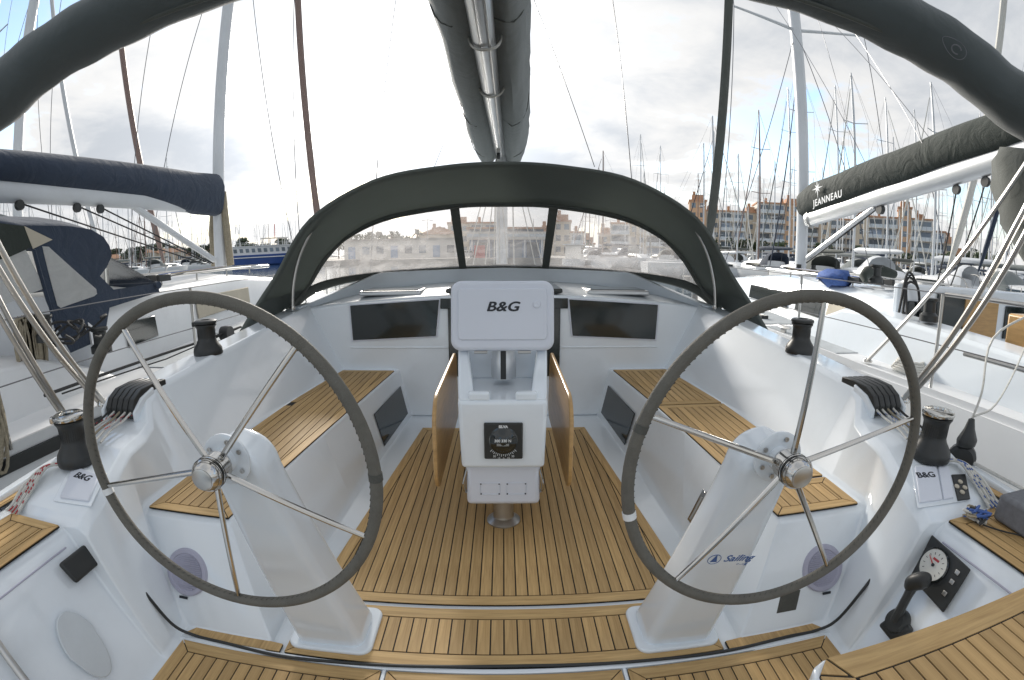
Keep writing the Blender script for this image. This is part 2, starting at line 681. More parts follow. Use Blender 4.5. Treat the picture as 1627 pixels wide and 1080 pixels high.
def bulk(y0, y1, name):
    xs = [-1.66 + 3.32 * i / 24 for i in range(25)]
    poly = [(-1.66, 0.0), (1.66, 0.0)] + [(x, roof_z(x)) for x in xs[::-1]]
    m = MB()
    n = len(poly)
    m.add([(x, y0, z) for x, z in poly] + [(x, y1, z) for x, z in poly],
          [tuple(range(n)), tuple(range(2 * n - 1, n - 1, -1))] + [(i, n + i, n + (i + 1) % n, (i + 1) % n) for i in range(n)])
    return m.build(name, 'gelcoat', deck, bevel=.022, seg=3)


bulk(3.90, 4.00, 'bulkhead')
# shallow locker panel line under the windows
MB().box(-1.30, -.46, 3.893, 3.902, .60, .612).box(.46, 1.30, 3.893, 3.902, .60, .612).build('moulded_ledge', 'gelcoat', deck, bevel=.003)

mb = MB()
rs = []
for y, w, dz in ((3.985, 1.66, 0), (4.4, 1.64, .03), (4.95, 1.58, .06), (6.0, 1.42, .06), (7.5, 1.05, -.02), (9.0, .5, -.2)):
    r = [(-2.0 * (1 - .055 * max(0, y - 5)), y, .60), (-w - .10, y, .62)]
    for i in range(13):
        x = -w + 2 * w * i / 12
        r.append((x, y, roof_z(x) + dz - .004))
    r += [(w + .10, y, .62), (2.0 * (1 - .055 * max(0, y - 5)), y, .60)]
    rs.append(r)
mb.rings(rs, caps=False, close=False)
# side skirt of the hull forward of the cockpit
mb.build('coachroof', 'gelcoat_matt', deck, smooth=50)
mb = MB()
for sgn in (-1, 1):
    rs = []
    for y, x in ((3.93, 2.05), (5, 2.02), (6.5, 1.85), (8, 1.5), (9.5, .95), (11.2, .02)):
        rs.append([(sgn * (x - .08), y, .60), (sgn * x, y, .66), (sgn * (x + .02), y, .2), (sgn * x * .8, y, -1.05)])
    mb.rings(rs, caps=False, close=False)
mb.add([(-1.95, 3.93, .598), (1.95, 3.93, .598), (1.5, 8, .598), (.02, 11.2, .598), (-1.5, 8, .598)], [(0, 1, 2, 3, 4)])
mb.build('bow_hull', 'gelcoat', deck)

# raised breakwater that carries the spray hood
BW = [(-1.78, 3.86, .0), (-1.70, 4.12, 0), (-1.52, 4.42, 0), (-1.22, 4.70, 0), (-.80, 4.86, 0), (-.36, 4.94, 0), (0, 4.96, 0),
      (.36, 4.94, 0), (.80, 4.86, 0), (1.22, 4.70, 0), (1.52, 4.42, 0), (1.70, 4.12, 0), (1.78, 3.86, 0)]
bws = spline(BW, 5)
mb = MB()
rs = []
for i, p in enumerate(bws):
    zb = roof_z(min(1.66, abs(p.x))) + .03
    t = (bws[min(i + 1, len(bws) - 1)] - bws[max(i - 1, 0)]).normalized()
    nn = Vector((-t.y, t.x, 0)) * -1
    a = p - nn * .03
    b = p + nn * .06
    zt = 1.225 - .02 * abs(p.x) - max(0, abs(p.x) - 1.25) * .42
    rs.append([(a.x, a.y, zb - .25), (a.x, a.y, zt - .02), (a.x + nn.x * .02, a.y + nn.y * .02, zt), (b.x, b.y, zt), (b.x, b.y, zb - .25)])
mb.rings(rs)
mb.build('breakwater', 'gelcoat', deck, bevel=.008)
for x in (-.41, .39):
    MB().box(x - .003, x + .003, 4.885, 4.905, 1.06, 1.215).build('joint_seam', 'plastic_grey', deck)

# bulkhead windows
for sgn in (-1, 1):
    quad = [(sgn * 1.275, .672), (sgn * .565, .705), (sgn * .530, 1.005), (sgn * 1.285, .965)]
    cx, cz = sum(q[0] for q in quad) / 4, sum(q[1] for q in quad) / 4
    big = [(cx + (x - cx) * 1.04, cz + (z - cz) * 1.085) for x, z in quad]
    MB().slab([(x, 3.899, z) for x, z in big], (0, -1, 0), .008).build('window_rim', 'plastic_white', deck, bevel=.006)
    MB().slab([(x, 3.890, z) for x, z in quad], (0, -1, 0), .006).build('bulkhead_window', 'acrylic', deck, bevel=.004)
MB().box(-.46, .46, 3.884, 3.898, .36, .95).build('companionway_door', 'acrylic', deck, bevel=.006)
MB().box(-.52, .52, 3.882, 3.897, .93, 1.015).build('companionway_slide', 'acrylic', deck, bevel=.006)
MB().box(-.48, .48, 3.92, 4.9, 1.052, 1.09).build('sliding_hatch', 'acrylic', deck, bevel=.012)
# dark glass in the seat fronts
for sgn in (-1, 1):
    P = [(.905, 3.86, .10), (.918, 3.86, .335), (.955, 3.08, .335), (.912, 3.08, .10)]
    xs_ = lambda y, z: sgn * (lerp(.80, .86, (3.93 - y) / 1.03) + (z / .42) * lerp(.085, .105, (3.93 - y) / 1.03) - .004)
    q = [(xs_(y, z), y, z) for y, z in ((3.80, .06), (3.80, .30), (3.12, .29), (3.12, .05))]
    MB().slab(q, (-sgn, 0, .2), .006).build('bench_window', 'acrylic', deck, bevel=.003)
# roof hatches either side of the slide
for sgn in (-1, 1):
    MB().box(sgn * 1.0 - .28, sgn * 1.0 + .28, 4.12, 4.52, 1.02, 1.062).build('hatch_frame', 'alloy', deck, bevel=.012)
    MB().box(sgn * 1.0 - .25, sgn * 1.0 + .25, 4.15, 4.49, 1.058, 1.068).build('hatch_glass', 'acrylic', deck, bevel=.004)

# ---------------------------------------------------------------- teak laid decks
GAP = .0058


def inset_convex(poly, dlt):
    """shrink a convex counter-clockwise polygon by dlt"""
    r = list(poly)
    n = len(poly)
    for i in range(n):
        (x0, y0), (x1, y1) = poly[i], poly[(i + 1) % n]
        L = sqrt((x1 - x0) ** 2 + (y1 - y0) ** 2)
        a, b = (y1 - y0) / L, -(x1 - x0) / L          # outward normal of a CCW polygon
        r = clip_poly(r, a, b, a * x0 + b * y0 - dlt)
        if not r:
            return r
    return r


def ccw(poly):
    A = sum(poly[i][0] * poly[(i + 1) % len(poly)][1] - poly[(i + 1) % len(poly)][0] * poly[i][1] for i in range(len(poly)))
    return poly if A > 0 else poly[::-1]


def plank_obj(poly, z, parent, m):
    # keep each plank's own origin at the boat's so the grain runs on in one direction, with a shift per plank
    cx = sum(p[0] for p in poly) / len(poly)
    cy = sum(p[1] for p in poly) / len(poly)
    me = MB().prism([(x - cx, y - cy) for x, y in poly], 0, .006).mesh('plank', m, smooth=0)
    o = bpy.data.objects.new('plank', me)
    col.objects.link(o)
    o.parent = parent
    o.location = (cx, cy, z + random.uniform(0, .0006))
    return o


def teak_panel(name, poly, z, border=.055, width=.05, cross=False, x0=None, no_border=(), label=None, sheet='caulk'):
    """black caulk sheet + margin planks + straight planks, all clipped to a convex polygon"""
    poly = ccw(poly)
    base = MB().prism(poly, z - .004, z + .003).build(name, sheet, smooth=0)
    tag(base, label, kind='structure')
    inner = inset_convex(poly, border)
    n = len(poly)
    core = list(poly)
    for i in range(n):
        if i in no_border:
            continue
        (ax, ay), (bx, by) = poly[i], poly[(i + 1) % n]
        L = sqrt((bx - ax) ** 2 + (by - ay) ** 2)
        a, b = (by - ay) / L, -(bx - ax) / L
        cc_ = a * ax + b * ay
        strip = clip_poly(list(poly), -a, -b, -(cc_ - border + GAP / 2))
        # mitre against the neighbouring margins
        for j in ((i - 1) % n, (i + 1) % n):
            if j in no_border:
                continue
            (cx_, cy_), (dx, dy) = poly[j], poly[(j + 1) % n]
            L2 = sqrt((dx - cx_) ** 2 + (dy - cy_) ** 2)
            a2, b2 = (dy - cy_) / L2, -(dx - cx_) / L2
            c2 = a2 * cx_ + b2 * cy_
            # closer to edge i than to edge j:  (cc - p.n) <= (c2 - p.n2)
            strip = clip_poly(strip, a2 - a, b2 - b, c2 - cc_ - GAP / 2)
            if not strip:
                break
        if strip and len(strip) > 2:
            plank_obj(strip, z, base, 'teak_cross' if abs(bx - ax) > abs(by - ay) else 'teak')
        core = clip_poly(core, a, b, cc_ - border - GAP / 2)
    k = 1 if cross else 0
    lo, hi = min(p[k] for p in core), max(p[k] for p in core)
    st = lo if x0 is None else x0 - math.ceil((x0 - lo) / width) * width
    while st < hi:
        c = clip_poly(core, *((-1, 0) if k == 0 else (0, -1)), -(st + GAP / 2))
        if c:
            c = clip_poly(c, *((1, 0) if k == 0 else (0, 1)), st + width - GAP / 2)
        if c and len(c) > 2:
            A = abs(sum(c[i][0] * c[(i + 1) % len(c)][1] - c[(i + 1) % len(c)][0] * c[i][1] for i in range(len(c)))) / 2
            if A > .0004:
                plank_obj(c, z, base, 'teak_cross' if cross else 'teak')
        st += width
    return base


teak_panel('cockpit_sole', [(-.815, 1.565), (.800, 1.565), (.640, 3.60), (-.655, 3.60)], .006, x0=-.0075, width=.0505)
teak_panel('helm_sole', [(-.815, 1.225), (.80, 1.225), (.80, 1.535), (-.815, 1.535)], .006, x0=-.0075, width=.0505, border=.06)
teak_panel('sole_margin', [(-1.26, 1.222), (-.835, 1.222), (-.835, 1.262), (-1.20, 1.295)], .006, border=.2, no_border=(0, 1, 2, 3), width=.5)
teak_panel('sole_margin', [(1.25, 1.222), (.82, 1.222), (.82, 1.262), (1.19, 1.295)], .006, border=.2, no_border=(0, 1, 2, 3), width=.5)
teak_panel('aft_sole', [(-1.245, .35), (-.436, .35), (-.436, 1.19), (-1.245, 1.19)], .004, x0=-.0075)
teak_panel('aft_sole', [(-.414, .35), (.40, .35), (.40, 1.19), (-.414, 1.19)], .004, x0=-.0075)
teak_panel('aft_sole', [(.422, .35), (1.235, .35), (1.235, 1.19), (.422, 1.19)], .004, x0=-.0075)
# bench tops
teak_panel('port_bench', [(-1.075, 1.475), (-1.475, 1.475), (-1.475, 1.95), (-1.45, 2.9), (-1.36, 3.82), (-.915, 3.82)], .423,
           border=.05, width=.05, x0=-1.0)
teak_panel('starboard_bench', [(1.06, 1.475), (1.465, 1.475), (1.47, 1.735), (1.043, 1.735)], .423, border=.05, width=.05, x0=1.0)
teak_panel('starboard_bench', [(1.04, 1.755), (1.47, 1.755), (1.45, 2.865), (.985, 2.865)], .423, border=.05, width=.05, x0=1.0)
teak_panel('starboard_bench', [(.98, 2.89), (1.448, 2.89), (1.36, 3.82), (.905, 3.82)], .423, border=.05, width=.05, x0=1.0)
# helm seats by the quarters and the hinged transom seat
teak_panel('port_helm_seat', [(-1.543, .1), (-1.543, 1.06), (-1.83, 1.06), (-1.83, .1)], .551, border=.045, width=.045)
teak_panel('starboard_helm_seat', [(1.543, .1), (1.543, 1.06), (1.83, 1.06), (1.83, .1)], .551, border=.045, width=.045)
for sgn, nm in ((-1, 'port_side_deck'), (1, 'starboard_side_deck')):
    teak_panel(nm, [(sgn * 1.93, .6), (sgn * 1.975, .6), (sgn * 1.99, 3.6), (sgn * 1.955, 3.6)], .553, border=.02, width=.045, no_border=(0, 1, 2, 3))

# transom seat: white lid with rounded corner, teak on top
tp = [(.64, -.45), (1.52, -.45), (1.52, .655), (.70, .655), (.665, .640), (.645, .60)]
ts = MB().prism(ccw(tp), .505, .556).build('transom_seat', 'gelcoat', bevel=.012, seg=3)
tag(ts, 'white hinged transom seat lid beside the throttle lever', kind='structure')
MB().prism(ccw([(.72, -.4), (1.45, -.4), (1.45, .56), (.72, .56)]), .01, .505).build('seat_locker', 'gelcoat', ts, bevel=.02, seg=3)
teak_panel('transom_seat_teak', [(.66, -.43), (1.515, -.43), (1.515, .645), (.70, .645), (.66, .605)], .560, border=.075, width=.05, x0=.74)

# fittings moulded into the cockpit ------------------------------------------------
fx = lambda y, z, s: (s * (1.26 + .46 * z), y, z)
# door joint lines of the helm lockers, oval inspection hatch, black vent to port
mb = MB()
for s in (-1, 1):
    mb.tube([fx(1.02, .50, s), fx(.1, .50, s)], .0035, 6)
mb.build('locker_joint', 'plastic_grey', deck)
vent = thing('side_vent', 'black square vent cover on the port helm locker side', 'vent')
q = [fx(y, z, -1) for y, z in ((.95, .475), (1.085, .475), (1.095, .395), (.965, .395))]
MB().slab(q, (.9, 0, .4), .022).build('cover', 'black_plastic', vent, bevel=.014, seg=3)
c0 = Vector(fx(.85, .24, -1))
ex, ey = Vector((0, 1, 0)), Vector((-.418, 0, .908))
pts = [c0 + ex * .075 * cos(a) * (1 if sin(a) > 0 else .9) + ey * (.13 * sin(a)) for a in [2 * pi * i / 28 for i in range(28)]]
MB().slab(pts, (.908, 0, .418), .008).build('inspection_hatch', 'gelcoat_matt', deck, bevel=.006, seg=2)

# loudspeakers in the bench ends
fn = Vector((-.0084, -.1764, .0918)).normalized()
for s, nm in ((-1, 'port'), (1, 'starboard')):
    c = Vector((s * 1.262, 1.366, .213))
    nrm = Vector((s * fn.x, fn.y, fn.z))
    sp = thing('loudspeaker', 'round pale lilac loudspeaker in the %s bench end behind the wheel' % nm, 'speaker', group='cockpit loudspeakers')
    MB().lathe([(.098, 0), (.098, .006), (.092, .013), (.078, .014), (.074, .010), (0.0, .010)], c, 40, nrm).build('rim', 'plastic_grey', sp)
    u = Vector((1, 0, 0))
    w = nrm.cross(u).normalized()
    for k in range(-8, 9):
        h = k * .0082
        L = sqrt(max(0, .073 ** 2 - h * h))
        a = c + nrm * .012
        MB().tube([a + w * h - u * L, a + w * h + u * L], .0022, 5).build('grille_bar', 'plastic_grey', sp)
    MB().slab([c + nrm * .001 + w * t + u * e * s for e, t in ((-.0, -.113), (.04, -.113), (.04, -.103), (0, -.103))], nrm, .003).build('badge', 'print_dark', sp)

# instrument pods: flush covers with lettering on the sloping consoles
pn = Vector((0, -.29, 1)).normalized()
pe = Vector((0, 1, .29)).normalized()


def pod_cover(name, label, x0, x1, y0, y1, lift, parent=None, m='plastic_white', th=.010, sk=0.0):
    zz = lambda y: .622 + (y - 1.262) * .315
    q = [(x0 + sk, y0, zz(y0)), (x1 + sk * .4, y0, zz(y0)), (x1 + .03, y1, zz(y1)), (x0 + .03 if sk >= 0 else x0 + .03, y1, zz(y1))]
    return q


def pod_plate(poly, lift, th, name, m, parent, bev=.004):
    zz = lambda y: .6255 + (y - 1.262) * .315
    return MB().slab([(x, y, zz(y) + lift) for x, y in poly], pn, th).build(name, m, parent, bevel=bev, seg=2)


ic = thing('instrument_cover', 'pale square instrument cover on the port console beside the aft winch', 'cover', group='instrument covers')
pod_plate([(-1.63, 1.165), (-1.475, 1.175), (-1.525, 1.305), (-1.70, 1.325)], .001, .010, 'cover', 'plastic_white', ic)
pod_plate([(-1.66, 1.150), (-1.455, 1.160), (-1.505, 1.325), (-1.73, 1.34)], -.003, .005, 'bezel', 'gelcoat', ic)
text_mesh('B&G', 'lettering', 'print_dark', ic, .042, frame((-1.60, 1.275, .6255 + .013 * .315 + .0115), (.985, -.10, -.03), pe), shear=.2, heavy=.0014, wide=1.2)
ic = thing('instrument_cover', 'pale square instrument cover on the starboard console by the dark keypad', 'cover', group='instrument covers')
pod_plate([(1.455, 1.150), (1.575, 1.142), (1.69, 1.300), (1.575, 1.318)], .001, .010, 'cover', 'plastic_white', ic)
pod_plate([(1.582, 1.141), (1.640, 1.138), (1.760, 1.290), (1.698, 1.299)], .001, .010, 'cover_flap', 'plastic_white', ic)
pod_plate([(1.435, 1.135), (1.70, 1.118), (1.83, 1.30), (1.57, 1.335)], -.003, .005, 'bezel', 'gelcoat', ic)
text_mesh('B&G', 'lettering', 'print_dark', ic, .042, frame((1.590, 1.262, .6255 + .0115), (.985, -.12, -.04), pe), shear=.1, heavy=.0014, wide=1.2)
kp = thing('thruster_keypad', 'dark keypad with four pale round buttons on the starboard console', 'keypad')
pod_plate([(1.648, 1.122), (1.720, 1.116), (1.815, 1.236), (1.735, 1.248)], .001, .007, 'plate', 'black_plastic', kp)
for x, y in ((1.703, 1.150), (1.738, 1.168), (1.702, 1.182), (1.742, 1.200)):
    MB().lathe([(.011, 0), (.011, .004), (.009, .006), (0, .006)], (x, y, .6255 + (y - 1.262) * .315 + .008), 16, pn).build('button', 'canvas_tan', kp)

# engine panel and throttle on the starboard helm locker
ep = thing('engine_panel', 'black diamond set engine panel with a white tachometer dial', 'panel')
sn = Vector((-.908, 0, .418))
q = [fx(y, z, 1) for y, z in ((1.071, .500), (.862, .486), (.855, .335), (1.051, .350))]
q = [Vector(p) + sn * .002 for p in q]
MB().slab(q, sn, .010).build('plate', 'black_plastic', ep, bevel=.010, seg=3)
dc = Vector(fx(.992, .428, 1)) + sn * .012
MB().lathe([(.063, 0), (.063, .006), (.057, .008), (.056, .004), (0, .004)], dc, 36, sn).build('bezel', 'black_gloss', ep)
MB().lathe([(.056, .0045), (.056, .0055), (0, .0055)], dc, 36, sn).build('dial', 'dial', ep)
du, dv = Vector((0, -1, 0)), Vector((.418, 0, .908))
mb = MB()
for k in range(11):
    a = radians(220 - 26 * k)
    e = du * cos(a) + dv * sin(a)
    mb.tube([dc + sn * .0062 + e * .036, dc + sn * .0062 + e * .044], .0011, 4)
mb.build('dial_marks', 'print_dark', ep)['kind'] = 'stuff'
MB().tube([dc + sn * .008, dc + sn * .008 + (du * cos(2.6) + dv * sin(2.6)) * .040], [.0025, .001], 6).build('needle', 'red', ep)
MB().slab([dc + sn * .006 + du * a + dv * b for a, b in ((-.014, .016), (.014, .016), (.014, .024), (-.014, .024))], sn, .001).build('dial_window', 'rope_red', ep)
MB().lathe([(.006, 0), (.006, .004), (0, .005)], dc + sn * .006, 12, sn).build('dial_boss', 'print_dark', ep)
for k, (a, b) in enumerate(((.095, .03), (.098, -.005), (.100, -.05))):
    MB().slab([dc + sn * .0 + du * (a + x) + dv * (b + z) for x, z in ((-.009, -.008), (.009, -.008), (.009, .008), (-.009, .008))], sn, .004).build('key_switch', 'steel_dull', ep, bevel=.002)
th = thing('throttle_lever', 'black throttle lever standing in front of the engine panel', 'lever')
b0 = Vector(fx(.955, .305, 1))
MB().slab([Vector(fx(y, z, 1)) for y, z in ((1.02, .17), (.93, .165), (.90, .235), (.99, .25))], sn, .05).build('mount', 'black_plastic', th, bevel=.014, seg=3)
MB().lathe([(.045, 0), (.045, .03), (.038, .045), (0, .047)], Vector(fx(.965, .225, 1)) + sn * .02, 24, sn).build('pivot', 'black_plastic', th)
MB().tube(spline([Vector(fx(.965, .225, 1)) + sn * .055, Vector(fx(.968, .29, 1)) + sn * .075, Vector(fx(.972, .35, 1)) + sn * .085], 5), [.020, .020, .019, .018, .017, .017, .017, .017, .018, .019, .020], 10).build('arm', 'black_plastic', th)
MB().tube(spline([Vector(fx(.985, .335, 1)) + sn * .080, Vector(fx(.973, .362, 1)) + sn * .090, Vector(fx(.945, .385, 1)) + sn * .088, Vector(fx(.925, .39, 1)) + sn * .080], 5),
          [.020, .024, .027, .029, .030, .031, .031, .031, .031, .031, .030, .029, .027, .024, .020, .014], 12).build('handle', 'black_plastic', th)

# name plate and small hinge plates on the bench front
MB().slab([(1.045, 1.302, .075), (1.135, 1.301, .075), (1.155, 1.335, .148), (1.065, 1.336, .148)], fn, .004).build('builder_plate', 'leather_dark', deck, bevel=.002)
hx = lambda y, z: (lerp(.885, .86, (y - 2) / .9) + (z / .42) * .15 - .002, y, z)
lt = thing('locker_latch', 'small steel locker latch on the starboard bench front', 'latch')
MB().slab([hx(y, z) for y, z in ((2.02, .10), (1.93, .10), (1.93, .27), (2.02, .27))], (-1, 0, .3), .006).build('plate', 'steel', lt, bevel=.004)
MB().tube([Vector(hx(1.975, .13)) + Vector((-.02, 0, 0)), Vector(hx(1.975, .25)) + Vector((-.02, 0, 0))], .006, 8).build('bar', 'steel_dull', lt)

# ================================================================ steering wheels
WT = -.035


def wheel(cx, off, label, band_deg):
    w = thing('steering_wheel', label, 'steering wheel', (cx, .997, .884), group='twin steering wheels')
    w.rotation_euler = (-WT, 0, 0)                   # rim plane nearly upright
    R_ = .4345
    MB().tube([(R_ * cos(a), 0, R_ * sin(a)) for a in [2 * pi * i / 96 for i in range(96)]], .0155, 14, closed=True).build('rim', 'leather', w)
    mb = MB()                                          # hand stitching along the inside of the rim
    for i in range(150):
        a = 2 * pi * i / 150
        e = Vector((cos(a), 0, sin(a)))
        t = Vector((-sin(a), 0, cos(a)))
        p = e * (R_ - .0150) + Vector((0, -.004, 0))
        mb.tube([p - t * .0035 + Vector((0, -.003, 0)), p + t * .0035 + Vector((0, .004, 0))], .0012, 4)
    mb.build('stitching', 'leather_dark', w)['kind'] = 'stuff'
    for k in range(5):
        a = radians(off + 72 * k)
        e = Vector((cos(a), 0, sin(a)))
        MB().tube([e * .03, e * (R_ - .01)], [.0085, .0072], 10).build('spoke', 'steel', w)
    hub = MB().lathe([(.028, .045), (.034, .03), (.040, .022), (.040, -.012), (.044, -.014), (.044, -.022), (.040, -.024), (.040, -.030),
                      (.044, -.032), (.044, -.040), (.038, -.050), (.031, -.060), (.030, -.0605), (0, -.0605)], (0, 0, 0), 40, (0, 1, 0)).build('hub', 'steel', w)
    MB().lathe([(.029, -.0600), (.029, -.063), (.026, -.0645), (0, -.0645)], (0, 0, 0), 32, (0, 1, 0)).build('hub_cap', 'steel_dull', hub)
    for h in (-.018, -.036, -.028):
        MB().lathe([(.0403, h - .0015), (.0446, h - .001), (.0446, h + .001), (.0403, h + .0015)], (0, 0, 0), 32, (0, 1, 0)).build('rubber_ring', 'black_plastic', hub)
    for bd, mm in band_deg:
        aa = radians(bd)
        MB().tube([(R_ * cos(aa + t), 0, R_ * sin(aa + t)) for t in (-.022, 0, .022)], .0172, 14).build('tape_band', mm, w)
    return w


wheel(-.735, 48.9, 'port steering wheel in grey leather with a white tape mark', ((-165, 'print_white'), (0.9, 'leather_dark')))
wheel(.722, 14.5, 'starboard steering wheel in grey leather in front of the lettered pedestal', ((-166.5, 'print_white'), (163, 'leather_dark')))


def pedestal(s, cx, label):
    p = thing('helm_pedestal', label, 'pedestal', (cx - s * .085, 1.38, .008), group='helm pedestals')
    # rounded-rectangle sections up a spine that leans aft and outboard
    def sect(c, ax, ay, r, w, d, n=6):
        pts = []
        for qx, qy, a0 in ((1, 1, 0), (-1, 1, 90), (-1, -1, 180), (1, -1, 270)):
            for k in range(n + 1):
                a = radians(a0 + 90 * k / n)
                pts.append(tuple(c + ax * (qx * (w / 2 - r) + r * cos(a)) + ay * (qy * (d / 2 - r) + r * sin(a))))
        return pts
    top = Vector((s * .085, -.265, .905))
    spine = top.normalized()
    ax = Vector((1, 0, -spine.x)).normalized()
    ay = spine.cross(ax).normalized()
    rs = []
    hgt = top.length
    for t in (0.0, .03, .15, .4, .7, .88):
        w = lerp(.262, .178, min(1, t * 1.1))
        d = lerp(.20, .125, t ** .7)
        rs.append(sect(top * t, ax, ay, .04, w, d))
    # rounded head
    w, d = .178, .125
    for a in (0, 12, 24, 36, 48, 58, 67, 75, 82, 87):
        t = .915 + .094 * sin(radians(a))
        rs.append(sect(top * t, ax, ay, min(.03, .5 * max(.02, w * cos(radians(a)))), max(.02, w * cos(radians(a))), d - .03 * (a / 87) ** 3))
    MB().rings(rs).build('column', 'gelcoat', p, smooth=45)
    fl = [(x, y) for x, y, z in sect(Vector((0, .0, 0)), Vector((1, 0, 0)), Vector((0, 1, 0)), .045, .325, .26)]
    MB().prism(ccw(fl), -.002, .018).build('base_flange', 'gelcoat', p, bevel=.008, seg=3)
    # bearing plate with bolts, facing aft
    c = Vector((s * .085 * .985, -.265 - .052, .876))
    MB().lathe([(.072, 0), (.072, .007), (.067, .010), (.034, .011), (.030, .035), (0, .036)], c, 40, (0, -1, 0)).build('bearing_plate', 'gelcoat', p)
    for a in (30, 75, 150, 205, 255, 330):
        e = Vector((cos(radians(a)), 0, sin(radians(a)))) * .054
        MB().lathe([(.0065, 0), (.0065, .004), (.003, .004), (.003, .002), (0, .002)], c + e + Vector((0, -.012, 0)), 12, (0, -1, 0)).build('bolt', 'steel_dull', p)
    MB().lathe([(.026, 0), (.026, .09), (0, .09)], c + Vector((0, .0, 0)), 24, (0, -1, 0)).build('shaft', 'steel', p)
    return p, top, ax, ay


pedestal(-1, -.735, 'white moulded pedestal behind the port steering wheel')
pr_, top, ax, ay = pedestal(1, .722, 'white moulded pedestal with blue script behind the starboard steering wheel')
# blue script and ring on the starboard pedestal's aft face
fcz = top * .56 - ay * (.0715 if ay.y > 0 else -.0715)
ncol = -ay if ay.y > 0 else ay
upv = top.normalized()
text_mesh('Sailing', 'script', 'print_blue', pr_, .042, frame(fcz + ax * .040 + ncol * .004, ax, upv), shear=.35, bold=.0004)
text_mesh('Spirit', 'script', 'print_blue', pr_, .020, frame(fcz + ax * .062 - upv * .032 + ncol * .004, ax, upv), shear=.3)
cc0 = fcz - ax * .045 + ncol * .0045
MB().tube([cc0 + ax * .022 * cos(a) + upv * .022 * sin(a) for a in [2 * pi * i / 28 for i in range(28)]], .0011, 5, closed=True).build('emblem_ring', 'print_blue', pr_)
MB().slab([cc0 + ax * a + upv * b for a, b in ((-.012, -.012), (.012, -.012), (.002, .022))], ncol, .0008).build('emblem_sail', 'print_blue', pr_)

# ================================================================ winches


def winch(chrome):
    w = thing('winch', 'x', 'winch', group='cockpit winches')
    MB().lathe([(.088, 0), (.090, .006), (.090, .022), (.086, .040), (.074, .058), (.062, .075), (.056, .090), (.055, .10), (0, .10)], (0, 0, 0), 40).build('base', 'black_plastic', w)
    d_ = MB().lathe([(.055, .095), (.054, .12), (.055, .150), (.060, .164), (.066, .172), (.066, .178), (.058, .180), (0, .180)], (0, 0, 0), 40).build('drum', 'black_plastic', w)
    mb = MB()
    for i in range(36):
        a = 2 * pi * i / 36
        mb.tube([(.0545 * cos(a), .0545 * sin(a), .098), (.0545 * cos(a + .1), .0545 * sin(a + .1), .160)], .0012, 4)
    mb.build('ribs', 'black_plastic', d_)['kind'] = 'stuff'
    t_ = MB().lathe([(.058, .182), (.068, .184), (.070, .192), (.068, .200), (.058, .205), (.030, .206), (.028, .200), (0, .200)], (0, 0, 0), 40).build('top_cap', 'steel' if chrome else 'black_plastic', w)
    MB().box(-.018, .018, -.018, .018, .1965, .2015).build('handle_socket', 'black_gloss', t_)
    MB().box(.045, .086, -.014, .014, .168, .196).build('line_guide', 'steel' if chrome else 'black_plastic', w, bevel=.005)
    return w


w1 = winch(True)
w1.location = (-1.715, 1.37, .652)
w1['label'] = 'chrome topped black winch on the port console by the red flecked rope'
w1.rotation_euler = (0, 0, 3.6)
copy_tree(w1, None, (1.715, 1.37, .652), .4, label='chrome topped black winch on the starboard console above the keypad')
w2 = winch(False)
w2.location = (-1.765, 2.52, .848)
w2['label'] = 'all black winch on the port coaming near the spray hood'
w2.rotation_euler = (0, 0, 3.4)
copy_tree(w2, None, (1.755, 2.50, .848), .3, label='all black winch on the starboard coaming near the spray hood')

# rope clutches let into the coaming ends, with lines running aft to the winch
for s, nm in ((-1, 'port'), (1, 'starboard')):
    c = thing('rope_clutch', 'ribbed black rope clutch in the %s coaming end' % nm, 'clutch', group='rope clutches')
    for k in range(5):
        x = s * (1.695 + .036 * k)
        prof = [(1.715, .715), (1.715, .765), (1.74, .805), (1.80, .836), (1.90, .842), (1.99, .836), (1.99, .78)]
        m = MB()
        nP = len(prof)
        x0_, x1_ = x - .0155, x + .0155
        m.add([(x0_, y, z) for y, z in prof] + [(x1_, y, z) for y, z in prof],
              [tuple(range(nP)), tuple(range(2 * nP - 1, nP - 1, -1))] + [(i, nP + i, nP + (i + 1) % nP, (i + 1) % nP) for i in range(nP)])
        m.build('clutch_body', 'black_plastic', c, bevel=.004)
    for x in (1.668, 1.875):
        side = MB()
        side.add([(s * x, 1.715, .70), (s * x, 1.715, .752), (s * x, 1.78, .80), (s * x, 1.88, .828), (s * x, 1.88, .70),
                  (s * (x + .022), 1.715, .70), (s * (x + .022), 1.715, .752), (s * (x + .022), 1.78, .80), (s * (x + .022), 1.88, .828), (s * (x + .022), 1.88, .70)],
                 [(0, 1, 2, 3, 4), (9, 8, 7, 6, 5)] + [(i, 5 + i, 5 + (i + 1) % 5, (i + 1) % 5) for i in range(5)])
        side.build('clutch_cheek', 'gelcoat', c, bevel=.008)
    ln = thing('control_lines', 'bundle of %s lines leading from the %s rope clutch' % ('red flecked' if s < 0 else 'blue flecked', nm), 'rope')
    for k in range(5):
        x = s * (1.695 + .036 * k)
        end = (s * (1.655 + .030 * k), 1.46 - .02 * k, .705)
        MB().tube(spline([(x, 1.74, .755), (x - s * .004, 1.66, .732), (x - s * .015, 1.56, .722), end], 5), .0055, 7).build('line', ('rope_white', 'rope_white', 'rope_tan', 'rope_white', 'rope_dark')[k], ln)
    m = MB()
    rr_ = random.Random(3 + s)
    for k in range(26):
        x = s * (1.695 + .036 * rr_.choice((0, 1, 3)))
        y = rr_.uniform(1.52, 1.72)
        m.tube([(x - s * .006, y, .739), (x - s * .010, y - .012, .737)], .0018, 4)
    m.build('fleck', 'rope_red' if s < 0 else 'rope_blue', ln)['kind'] = 'stuff'
